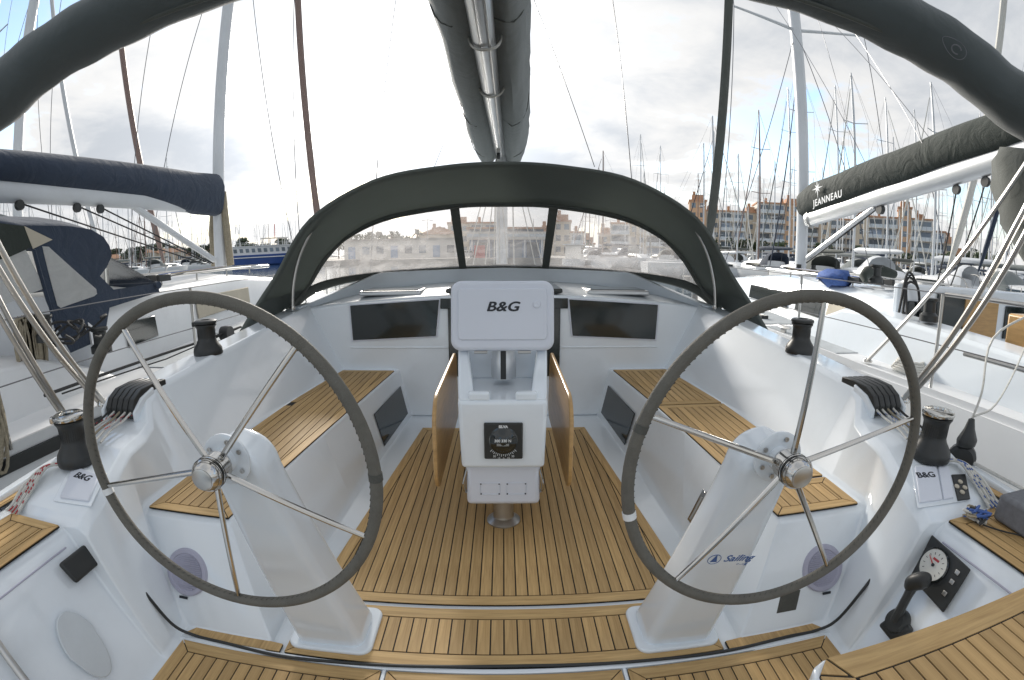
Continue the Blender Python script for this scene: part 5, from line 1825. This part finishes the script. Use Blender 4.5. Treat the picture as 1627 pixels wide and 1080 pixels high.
# stepped blocks on the starboard shore (facade coordinates in metres, storeys)
apartment('tall stepped orange and cream apartment block right of the spray hood', 26.2, 172,
          [(-13, -7.5, 6, 'o', 0), (-7.5, -3, 5, 'c', 1.5), (-3, 5.5, 5, 'b', 1), (5.5, 9, 5, 'c', 2), (9, 18, 6, 'b', 0), (18, 22.5, 6, 'o', -.5)], turn=6)
apartment('apartment block with pale balconies behind the silver mast and boom vang', 34.6, 186,
          [(-9, -4.5, 6, 'o', 0), (-4.5, 5, 5, 'b', 1), (5, 9, 5, 'c', 0), (9, 20, 5, 'b', 1.5), (20, 25, 5, 'o', 0)], turn=4)
apartment('orange roofed apartment block under the lettered boom cover', 43.4, 172,
          [(-9, -5, 5, 'c', 0), (-5, 4, 5, 'b', 1), (4, 8, 6, 'o', 0), (8, 14.5, 5, 'b', 1)], turn=0)
apartment('farthest right apartment block stepping down towards the shore trees', 48.6, 176,
          [(-6.5, -3, 5, 'c', 0), (-3, 3.5, 4, 'b', .5), (3.5, 6, 3, 'c', 0), (6, 9, 2, 'o', 0)], turn=-4)
apartment('low beige apartment block seen through the right hood window', 15.6, 148,
          [(-11, -7.5, 2, 'c', 0), (-7.5, -2, 3, 'b', 0), (-2, 2.5, 3, 'c', 1), (2.5, 9, 3, 'b', 0), (9, 13, 2, 'c', 0)], turn=0)
apartment('small terraced building left of the right hood window', 7.2, 140,
          [(-7, -3, 2, 'c', 0), (-3, 1.5, 3, 'c', .5), (1.5, 5, 2, 'b', 0), (5, 8, 1, 'c', 0)], turn=0)
apartment('low beige block behind the left window post', -5.6, 150,
          [(-8, -2.5, 2, 'c', 0), (-2.5, 4, 3, 'c', .5), (4, 12, 3, 'b', 0)], turn=0)

# harbour office straight ahead
loc, rz = face_frame(.4, 92)
ho = thing('harbour_office', 'blue and white harbour office straight ahead behind the mast', 'building', loc, rz)
MB().box(-7.2, 6.8, 0, 9, 0, 5.4).build('wall', 'shop_blue', ho, smooth=0)
MB().box(-7.6, 7.2, -1.6, 9.2, 3.4, 4.9).build('fascia', 'stucco_pale', ho, smooth=0)
MB().box(-7.7, 7.3, -1.7, 9.4, 5.4, 5.75).build('roof', 'terracotta', ho, smooth=0)
MB().box(-7.55, 7.15, -1.66, -1.60, 3.9, 4.45).build('sign_band', 'rail_glass', ho, smooth=0)
for k, x in enumerate((-6.6, -3.4, 0, 3.2, 6.4)):
    MB().tube([(x, -1.4, 0), (x, -1.4, 3.4)], .16, 8).build('post', 'white_paint', ho)
for k, x in enumerate((-5.0, -1.7, 1.6, 4.8)):
    MB().box(x - 1.2, x + 1.2, -.08, .02, .1, 2.9).build('shop_window', 'window_glass', ho, smooth=0)
for x in (-3.0, 1.2, 5.0):
    MB().tube([(x, 2, 5.7), (x, 2, 7.4)], .05, 6).build('aerial', 'wire', ho)

# long low boat sheds to port of the office
loc, rz = face_frame(-11.6, 104)
bs = thing('boat_shed', 'long low whitish boat shed seen through the left hood window', 'building', loc, rz)
MB().box(-13, 11, 0, 8, 0, 3.9).build('wall', 'stucco_pale', bs, smooth=0)
MB().box(-13.4, 11.4, -.4, 8.4, 3.9, 4.2).build('roof', 'concrete', bs, smooth=0)
for k in range(8):
    x = -11.4 + k * 3
    MB().box(x - .75, x + .75, -.06, .02, 1.0 if k % 3 else .1, 2.6).build('window' if k % 3 else 'door', 'window_glass' if k % 3 else 'shop_blue', bs, smooth=0)
loc, rz = face_frame(-7.6, 120)
hs_ = thing('quay_house', 'small gabled house behind the boat shed', 'building', loc, rz)
MB().box(-5, 5, 0, 8, 0, 5.5).build('wall', 'stucco_cream', hs_, smooth=0)
MB().add([(-5.4, -.4, 5.5), (5.4, -.4, 5.5), (5.4, 8.4, 5.5), (-5.4, 8.4, 5.5), (0, -.4, 7.4), (0, 8.4, 7.4)], [(0, 1, 4), (1, 2, 5, 4), (2, 3, 5), (3, 0, 4, 5), (0, 3, 2, 1)]).build('roof', 'terracotta', hs_, smooth=0)
for x in (-3, 0, 3):
    MB().box(x - .6, x + .6, -.06, .02, 2.8, 4.3).build('window', 'window_glass', hs_, smooth=0)

# low houses on the far port shore
rr_ = random.Random(31)
for k, az in enumerate((-47, -44.6, -41.6, -38.4, -36.2, -34.3)):
    loc, rz = face_frame(az, 262 + rr_.uniform(-14, 14))
    wd = rr_.uniform(5, 9)
    hh = rr_.uniform(4.5, 8.0)
    hz_ = thing('shore_house', 'small far house among the pines on the port shore', 'house', loc, rz, group='houses on the far port shore')
    MB().box(-wd, wd, 0, 8, 0, hh).build('wall', rr_.choice(('stucco_cream', 'stucco_pale')), hz_, smooth=0)
    MB().add([(-wd - .4, -.4, hh), (wd + .4, -.4, hh), (wd + .4, 8.4, hh), (-wd - .4, 8.4, hh), (-wd * .5, 4, hh + 2), (wd * .5, 4, hh + 2)],
             [(0, 1, 5, 4), (1, 2, 5), (2, 3, 4, 5), (3, 0, 4), (0, 3, 2, 1)]).build('roof', 'terracotta', hz_, smooth=0)
    for x in (-.6, 0, .6):
        MB().box(x * wd - .7, x * wd + .7, -.06, .02, hh * .45, hh * .45 + 1.5).build('window', 'window_glass', hz_, smooth=0)

# ---------------------------------------------------------------- trees


def crown_mesh(R_, H, nleaf, m, seed, flat=1.0):
    r_ = random.Random(seed)
    mb_ = MB()
    clumps = [(Vector((r_.gauss(0, R_ * .45), r_.gauss(0, R_ * .45), H + r_.uniform(-.35, .45) * R_ * flat)), r_.uniform(.28, .5) * R_) for _ in range(9)]
    for _ in range(nleaf):
        c, cr = r_.choice(clumps)
        d_ = Vector((r_.gauss(0, 1), r_.gauss(0, 1), r_.gauss(0, 1))).normalized() * cr * r_.uniform(.55, 1.05)
        d_.z *= .75 * flat
        p = c + d_
        u = Vector((r_.gauss(0, 1), r_.gauss(0, 1), r_.gauss(0, 1))).normalized()
        v = u.cross(Vector((r_.gauss(0, 1), r_.gauss(0, 1), r_.gauss(0, 1)))).normalized()
        s = R_ * r_.uniform(.09, .17)
        mb_.add([p - u * s, p + v * s * .5, p + u * s, p - v * s * .5], [(0, 1, 2, 3)])
    return mb_.mesh('crown', m, 0)


def tree(label, loc, R_, H, m, seed, flat=1.0, name='tree', group=None):
    e = thing(name, label, 'tree', loc, 0, group)
    o = bpy.data.objects.new('crown', crown_mesh(R_, H, 520, m, seed, flat))
    col.objects.link(o)
    o.parent = e
    r_ = random.Random(seed)
    tr = MB().tube([(0, 0, 0), (r_.uniform(-.2, .2), r_.uniform(-.2, .2), H * .5), (r_.uniform(-.3, .3), 0, H)], [.09 * R_, .065 * R_, .03 * R_], 8)
    for k in range(4):
        a = k * 1.7 + seed
        tr.tube([(0, 0, H * .55), (R_ * .45 * cos(a), R_ * .45 * sin(a), H * .95)], [.045 * R_, .012 * R_], 6)
    tr.build('trunk', 'bark', e)
    return e


for k in range(16):
    az = -50 + k * 1.75 + rr_.uniform(-.5, .5)
    tree('dark umbrella pine on the far port shore', pol(az, 248 + rr_.uniform(-12, 30), QZ), rr_.uniform(4.5, 7), rr_.uniform(5.5, 9), 'leaf_pine', 100 + k, .7, 'pine_tree', 'pines on the far port shore')
for k in range(7):
    az = -19.5 + k * 1.9 + rr_.uniform(-.5, .5)
    tree('low rounded tree behind the quay boat shed', pol(az, 130 + rr_.uniform(-5, 12), QZ), rr_.uniform(2.6, 3.6), rr_.uniform(3.6, 5.0), 'leaf', 140 + k, .9, 'tree', 'trees behind the boat shed')
for k, az in enumerate((24.2, 27.6, 29.2, 31.8, 36.5, 40.8, 45.5, 49.6, 51.2, 52.6, 54.0)):
    tree('leafy shore tree in front of the apartment blocks', pol(az, (150 if az < 47 else 128) + rr_.uniform(-6, 5), QZ), rr_.uniform(2.4, 3.4), rr_.uniform(3.2, 5.2), 'leaf', 160 + k, .9, 'tree', 'trees in front of the apartment blocks')


def palm(label, loc, H, seed):
    e = thing('palm_tree', label, 'tree', loc)
    r_ = random.Random(seed)
    MB().tube([(0, 0, 0), (.1, 0, H * .5), (.25, 0, H)], [.28, .2, .22], 8).build('trunk', 'bark', e)
    for k in range(22):
        a = 2 * pi * k / 22 + r_.uniform(-.1, .1)
        el = r_.uniform(-.5, 1.2)
        L = r_.uniform(1.5, 2.1)
        P, Wd = [], [.05, .32, .36, .24, .03]
        for i in range(5):
            s = i / 4
            P.append(Vector((.25 + L * s * cos(el) * cos(a), L * s * cos(el) * sin(a), H + L * s * sin(el) - .9 * s * s * L * .55)))
        sd_ = Vector((-sin(a), cos(a), 0))
        mb_ = MB()
        mb_.rings([[tuple(p - sd_ * w_ + Vector((0, 0, -.12 * w_))), tuple(p), tuple(p + sd_ * w_ + Vector((0, 0, -.12 * w_)))] for p, w_ in zip(P, Wd)], caps=False, close=False)
        mb_.build('frond', 'leaf', e)
    return e


palm('tall palm tree in the left hood window, left one of two', pol(-13.3, 118, QZ), 5.6, 1)
palm('tall palm tree in the left hood window, right one of two', pol(-10.3, 118, QZ), 5.9, 2)
palm('short palm tree between the two beige blocks', pol(9.8, 128, QZ), 3.6, 3)

# ---------------------------------------------------------------- ferry to port
loc, rz = face_frame(-27.4, 146)
fe = thing('ferry', 'blue and white passenger ferry moored behind the port mast', 'ferry', (loc.x, loc.y, WZ), rz + radians(4))
rs = []
for u in (-16, -14.5, -10, 0, 8, 13, 15, 16.4):
    w_ = 3.2 * (1 if u < 8 else max(.05, 1 - ((u - 8) / 8.4) ** 2))
    sh_ = 3.0 + .6 * max(0, (u - 4) / 12) ** 2 + (.5 if u < -13 else 0)
    rs.append([(u, -w_, sh_), (u, -w_ * .92, .3), (u, -w_ * .6, -.6), (u, w_ * .6, -.6), (u, w_ * .92, .3), (u, w_, sh_)])
MB().rings(rs).build('hull', 'ferry_blue', fe, smooth=40)
MB().box(-15, 9.5, -3.26, -3.18, 2.15, 2.4).build('stripe', 'white_paint', fe, smooth=0)
MB().rings([[(-13.5, -2.7, z), (11.0 - (z - 2.9) * .7, -2.5, z), (11.0 - (z - 2.9) * .7, 2.5, z), (-13.5, 2.7, z)] for z in (2.9, 5.3)]).build('cabin', 'white_paint', fe, smooth=0)
MB().box(-14.5, 8.8, -2.95, 2.95, 5.3, 5.5).build('upper_deck', 'white_paint', fe, smooth=0)
for k in range(12):
    x = -11.6 + 1.7 * k
    MB().slab([(x, -2.73, 3.7), (x + .95, -2.73, 3.7), (x + .8, -2.73, 4.75), (x - .15, -2.73, 4.75)], (0, -1, 0), .06).build('window', 'window_glass', fe, smooth=0)
MB().box(-14.6, -13.4, -2.2, 2.2, 3.2, 4.8).build('wheelhouse_window', 'window_glass', fe, smooth=0)
MB().box(-2, 5.5, -2.3, 2.3, 7.4, 7.6).build('canopy', 'stucco_pale', fe, smooth=0)
for x in (-1.6, .6, 2.8, 5.0):
    for y in (-2.1, 2.1):
        MB().tube([(x, y, 5.5), (x, y, 7.4)], .09, 6).build('canopy_post', 'white_paint', fe)
for k in range(20):
    x = -14 + k * 1.2
    MB().tube([(x, -2.9, 5.5), (x, -2.9, 6.4)], .04, 5).build('rail_post', 'white_paint', fe)
for z in (5.95, 6.4):
    MB().tube([(-14, -2.9, z), (8.8, -2.9, z)], .035, 5).build('rail', 'white_paint', fe)
MB().tube([(2, 0, 7.6), (2, 0, 11.5)], .12, 6).build('signal_mast', 'red', fe)

# ---------------------------------------------------------------- boats moored near, same pontoon
def row_boat(label, cx, ys, L, B, fb, masth, cover, furl, mm='mast_white', hullm='white_paint', group=None, mast_y=.60):
    e = thing('sailboat', label, 'sailboat', (cx, ys, WZ), 0, group)
    hull_mb(L, B, fb, .86).build('hull', hullm, e, smooth=50)
    cabin_mb(L * .36, L * .82, B * .31, B * .14, fb, fb + .55).build('coachroof', 'white_paint', e, smooth=50)
    cabin_mb(L * .08, L * .36, B * .38, B * .34, fb, fb + .35, 0).build('cockpit_coaming', 'white_paint', e, smooth=40, bevel=.04)
    for s in (-1, 1):
        strip_along(L, B, fb, .02, .96, -.16, .09, -.005, s, 'hull_stripe', 'canvas_navy', e)
        MB().slab([(s * B * .303, L * .42, fb + .16), (s * B * .235, L * .66, fb + .18), (s * B * .228, L * .66, fb + .38), (s * B * .294, L * .42, fb + .38)], (s, 0, .1), .02).build('cabin_window', 'acrylic', e)
    my = L * mast_y
    mast_rig(e, 0, my, fb + .5, masth, .085, mm, bow=(0, L - .15, fb + .35), stern=(0, .2, fb), half=B * .42, furl=furl, furl_r=.085, chain_z=fb)
    rs = []
    for t in (0, .1, .5, .9, 1):
        y = lerp(my - .1, L * .12, t)
        k = .5 if t in (0, 1) else 1
        h_ = lerp(.30, .18, t)
        rs.append([(.15 * k * cos(a), y, fb + 1.75 + h_ * .4 + k * h_ * sin(a)) for a in [2 * pi * i / 12 for i in range(12)]])
    MB().rings(rs).build('boom_cover', cover, e, smooth=70)
    MB().tube([(0, my - .1, fb + 1.6), (0, L * .1, fb + 1.6)], .075, 10).build('boom', mm, e)
    rs = []
    hood_ = MB()
    for y, zt in ((L * .31, 1.35), (L * .35, 1.40), (L * .40, 1.0), (L * .43, .55)):
        rs.append([(B * .31 * cos(a), y, fb + .3 + (zt - .3) * sin(a) ** .5) for a in [pi * i / 12 for i in range(13)]])
    hood_.rings(rs, caps=False, close=False).build('spray_hood', cover, e, smooth=60)
    for s in (-1, 1):
        P = [(s * deck_w(t_, B, .86) * .97, L * t_) for t_ in (.03, .16, .32, .48, .64, .78, .9)]
        stanchions(e, [p[0] for p in P], [p[1] for p in P], fb, .62)
    MB().tube(spline([(-.35, L * .93, fb + .1), (-.3, L * .95, fb + .75), (0, L * .995, fb + .8), (.3, L * .95, fb + .75), (.35, L * .93, fb + .1)], 5), .014, 8).build('pulpit', 'steel_dull', e)
    return e


row_boat('second white sailboat to port with grey boom cover and brown furled headsail', -9.2, -.9, 12.6, 3.8, 1.35, 14.5, 'canvas_grey', 'mast_brown')
row_boat('third white sailboat to port behind the blue hood', -13.9, .6, 13.5, 3.9, 1.35, 15.5, 'canvas_navy', 'mast_white')
row_boat('second white sailboat to starboard with pale furled headsail and black cover', 9.7, -3.4, 11.8, 3.9, 1.35, 14.0, 'canvas', 'rope_white')
row_boat('third white sailboat to starboard with navy cover', 14.5, -1.5, 12.6, 4.0, 1.4, 15.0, 'canvas_navy', 'canvas_navy')
row_boat('fourth white sailboat to starboard with grey cover', 19.2, -.5, 12.0, 3.9, 1.4, 14.5, 'canvas_grey', 'rope_white')

# ---------------------------------------------------------------- boats in the rows beyond
def far_proto(L, B, fb, H, cover, mm, furl, hullm='white_paint', detail=True):
    e = thing('sailboat', 'x', 'sailboat', (0, 0, -50))
    hull_mb(L, B, fb, .86, -L / 2).build('hull', hullm, e, smooth=50)
    cabin_mb(-L * .14, L * .32, B * .31, B * .14, fb, fb + .6).build('coachroof', 'white_paint', e, smooth=50)
    if detail:
        for s in (-1, 1):
            MB().slab([(s * B * .305, -L * .08, fb + .16), (s * B * .235, L * .16, fb + .18), (s * B * .228, L * .16, fb + .40), (s * B * .296, -L * .08, fb + .40)], (s, 0, .1), .03).build('cabin_window', 'acrylic', e, smooth=0)
        rs = []
        for y, zt in ((-L * .19, 1.35), (-L * .15, 1.40), (-L * .10, 1.0), (-L * .07, .55)):
            rs.append([(B * .31 * cos(a), y, fb + .3 + (zt - .3) * sin(a) ** .5) for a in [pi * i / 8 for i in range(9)]])
        MB().rings(rs, caps=False, close=False).build('spray_hood', cover, e, smooth=60)
    my = L * .10
    z0 = fb + .5
    MB().rings([[(r * cos(a), my + 1.3 * r * sin(a), z) for a in [2 * pi * i / 8 for i in range(8)]] for z, r in ((z0, .072), (z0 + H * .8, .065), (z0 + H, .045))]).build('mast', mm, e)
    rs = []
    for t in (0, .1, .5, .9, 1):
        k = .5 if t in (0, 1) else 1
        h_ = lerp(.30, .2, t)
        rs.append([(.12 * k * cos(a), lerp(my - .1, -L * .36, t), fb + 1.65 + k * h_ * .6 * sin(a)) for a in [2 * pi * i / 8 for i in range(8)]])
    MB().rings(rs).build('boom_cover', cover, e, smooth=70)
    a, b_ = Vector((0, L * .49, fb + .3)), Vector((0, my, z0 + H * .97))
    MB().tube([a, a.lerp(b_, .08), a.lerp(b_, .5), a.lerp(b_, .95)], [.03, .060, .050, .025], 6).build('furled_sail', furl, e)
    for f in (.45, .74):
        MB().tube([(-B * .27, my - .2, z0 + H * f), (0, my, z0 + H * f - .06), (B * .27, my - .2, z0 + H * f)], .03, 5).build('spreaders', mm, e)
    for s in (-1, 1):
        MB().tube([(s * B * .44, my - .3, fb), (s * B * .27, my - .2, z0 + H * .45), (s * B * .27, my - .2, z0 + H * .74), (0, my, z0 + H)], .008, 4).build('shroud', 'wire', e)
    MB().tube([(0, -L * .49, fb), (0, my, z0 + H)], .008, 4).build('backstay', 'wire', e)
    return e


PR = []
for L, B, fb, H, cover, mm, furl, lab in (
        (11.0, 3.6, 1.25, 13.5, 'canvas_navy', 'mast_white', 'rope_white', 'navy'),
        (12.5, 4.0, 1.35, 15.5, 'canvas', 'alloy', 'canvas_navy', 'black'),
        (9.5, 3.2, 1.1, 11.5, 'mast_white', 'mast_white', 'rope_white', 'white'),
        (10.5, 3.5, 1.2, 13.0, 'canvas_navy', 'mast_brown', 'mast_brown', 'dark blue'),
        (13.5, 4.2, 1.4, 17.0, 'canvas_grey', 'mast_white', 'canvas_grey', 'grey')):
    PR.append((far_proto(L, B, fb, H, cover, mm, furl), lab))
rr_ = random.Random(77)
spots = []
# starboard rows: (az0, az1, distance, count)
for az0, az1, d0, cnt, side in ((30, 62, 34, 4, 's'), (22, 62, 48, 11, 's'), (21, 60, 64, 13, 's'), (21, 58, 84, 14, 's'), (22, 56, 106, 14, 's'),
                                (9, 20, 70, 4, 'a'), (8, 20, 82, 5, 'a'),
                                (-58, -38, 92, 10, 'p'), (-56, -33, 124, 18, 'p'), (-54, -22, 172, 30, 'p'), (-52, -18, 205, 26, 'p')):
    for k in range(cnt):
        az = lerp(az0, az1, (k + rr_.uniform(.25, .75)) / cnt)
        spots.append((az, d0, side, rr_.uniform(.88, 1.12), rr_.choice((0, pi)) + rr_.uniform(-.12, .12) + (pi / 2 if rr_.random() < .25 else 0)))
used = [False] * 5
places = {'s': 'in the %s row to starboard', 'a': 'in the %s row behind the right hood window', 'p': 'in the %s row far to port'}
rows = {34: 'nearest', 48: 'second', 64: 'third', 84: 'fourth', 106: 'farthest', 70: 'near', 82: 'far', 92: 'nearest', 124: 'second', 172: 'third', 205: 'farthest'}
for az, d0, side, k, rz in spots:
    i = rr_.choice((0, 0, 1, 2, 2, 3, 4))
    p = pol(az, d0 + rr_.uniform(-3, 3), WZ)
    proto, lab = PR[i]
    where = places[side] % rows[d0]
    label = 'white sailboat with %s boom cover %s' % (lab, where)
    if not used[i]:
        used[i] = True
        o = proto
        o.location = p
        o.rotation_euler = (0, 0, rz)
        o.scale = (k, k, k)
        o['label'] = label
    else:
        o = copy_tree(proto, None, p, rz, (k, k, k), label)
    o['group'] = '%s covered sailboats %s' % (lab, where)

# floating pontoons between the rows
for k, (az0, az1, d0, lab) in enumerate(((21, 62, 40, 'nearest'), (21, 60, 56, 'second'), (21, 58, 95, 'farthest'))):
    P = [pol(lerp(az0, az1, t / 10), d0, 0) for t in range(11)]
    pt = thing('pontoon', '%s floating pontoon between the starboard boat rows' % lab, 'pontoon')
    rs = []
    for p in P:
        u = Vector((p.x, p.y, 0)).normalized()
        rs.append([tuple(p - u * 1.1 + Vector((0, 0, WZ - .2))), tuple(p - u * 1.1 + Vector((0, 0, WZ + .45))), tuple(p + u * 1.1 + Vector((0, 0, WZ + .45))), tuple(p + u * 1.1 + Vector((0, 0, WZ - .2)))])
    MB().rings(rs).build('deck', 'concrete', pt, smooth=0)

# motor boat with white canopy seen through the right window, and a pontoon straight ahead
mbt = thing('motor_boat', 'white cabin motor boat with tall canopy seen through the right hood window', 'motor boat', pol(8.2, 62, WZ), radians(170))
hull_mb(8.5, 3.0, 1.2, .92, -4.2).build('hull', 'white_paint', mbt, smooth=50)
MB().rings([[(-1.2, -2.2, z), (1.2, -2.2, z), (1.0, 1.8 - (z - 1.2) * .6, z), (-1.0, 1.8 - (z - 1.2) * .6, z)] for z in (1.2, 3.0)]).build('cabin', 'stucco_pale', mbt, bevel=.1)
MB().box(-1.35, 1.35, -2.9, 1.0, 3.0, 3.12).build('canopy', 'white_paint', mbt, smooth=0)
for s in (-1, 1):
    MB().box(s * 1.12 - .06, s * 1.12 + .06, -1.6, .9, 1.9, 2.7).build('window', 'acrylic', mbt, smooth=0)
MB().tube([(0, -.5, 3.1), (0, -.5, 5.2)], .05, 6).build('radar_mast', 'white_paint', mbt)

# car and red container on the quay ahead
loc, rz = face_frame(-4.4, 90)
car = thing('parked_car', 'small white car parked on the quay left of the harbour office', 'car', loc, rz)
prof = [(-2.1, .35), (-2.1, .8), (-1.9, .95), (-1.2, 1.0), (-.7, 1.42), (.8, 1.45), (1.5, 1.0), (2.05, .9), (2.1, .35)]
nP = len(prof)
MB().add([(x, 0, z) for x, z in prof] + [(x, 1.7, z) for x, z in prof], [tuple(range(nP)), tuple(range(2 * nP - 1, nP - 1, -1))] + [(i, nP + i, nP + (i + 1) % nP, (i + 1) % nP) for i in range(nP)]).build('body', 'white_paint', car, bevel=.06)
for a, b2 in ((-1.0, -.05), (.05, 1.2)):
    MB().slab([(a, -.005, 1.0), (b2, -.005, 1.0), (b2 - (.35 if b2 > 1 else 0), -.005, 1.34), (a + (.4 if a < -.5 else 0), -.005, 1.34)], (0, -1, 0), .02).build('window', 'acrylic', car, smooth=0)
for x in (-1.35, 1.3):
    for y in (-.02, 1.5):
        MB().lathe([(0, 0), (.3, 0), (.32, .03), (.32, .18), (0, .2)], (x, y, .32), 16, (0, 1, 0)).build('wheel', 'black_plastic', car)
loc, rz = face_frame(-2.9, 88.5)
rc = thing('red_container', 'red storage container on the quay left of the mast', 'container', loc, rz)
MB().box(-1.0, 1.0, 0, 1.8, 0, 2.3).build('body', 'red', rc, smooth=0)
for k in range(6):
    MB().box(-.9 + k * .34, -.76 + k * .34, -.04, 0, .12, 2.2).build('rib', 'red', rc, smooth=0)

# lamp posts along the quay
for k, az in enumerate((-18, -9, 6, 12.5, 21, 33, 44)):
    lp = thing('street_lamp', 'slim double headed street lamp on the quay', 'street lamp', pol(az, 112 if az < 25 else 130, QZ), -radians(az), 'street lamps along the quay')
    MB().tube([(0, 0, 0), (0, 0, 8.5)], [.10, .06], 8).build('post', 'steel_dull', lp)
    MB().tube([(-.8, 0, 8.4), (0, 0, 8.6), (.8, 0, 8.4)], .05, 6).build('arm', 'steel_dull', lp)
    for s in (-1, 1):
        MB().box(s * 1.0 - .28, s * 1.0 + .28, -.1, .1, 8.3, 8.42).build('lamp_head', 'plastic_grey', lp, smooth=0)
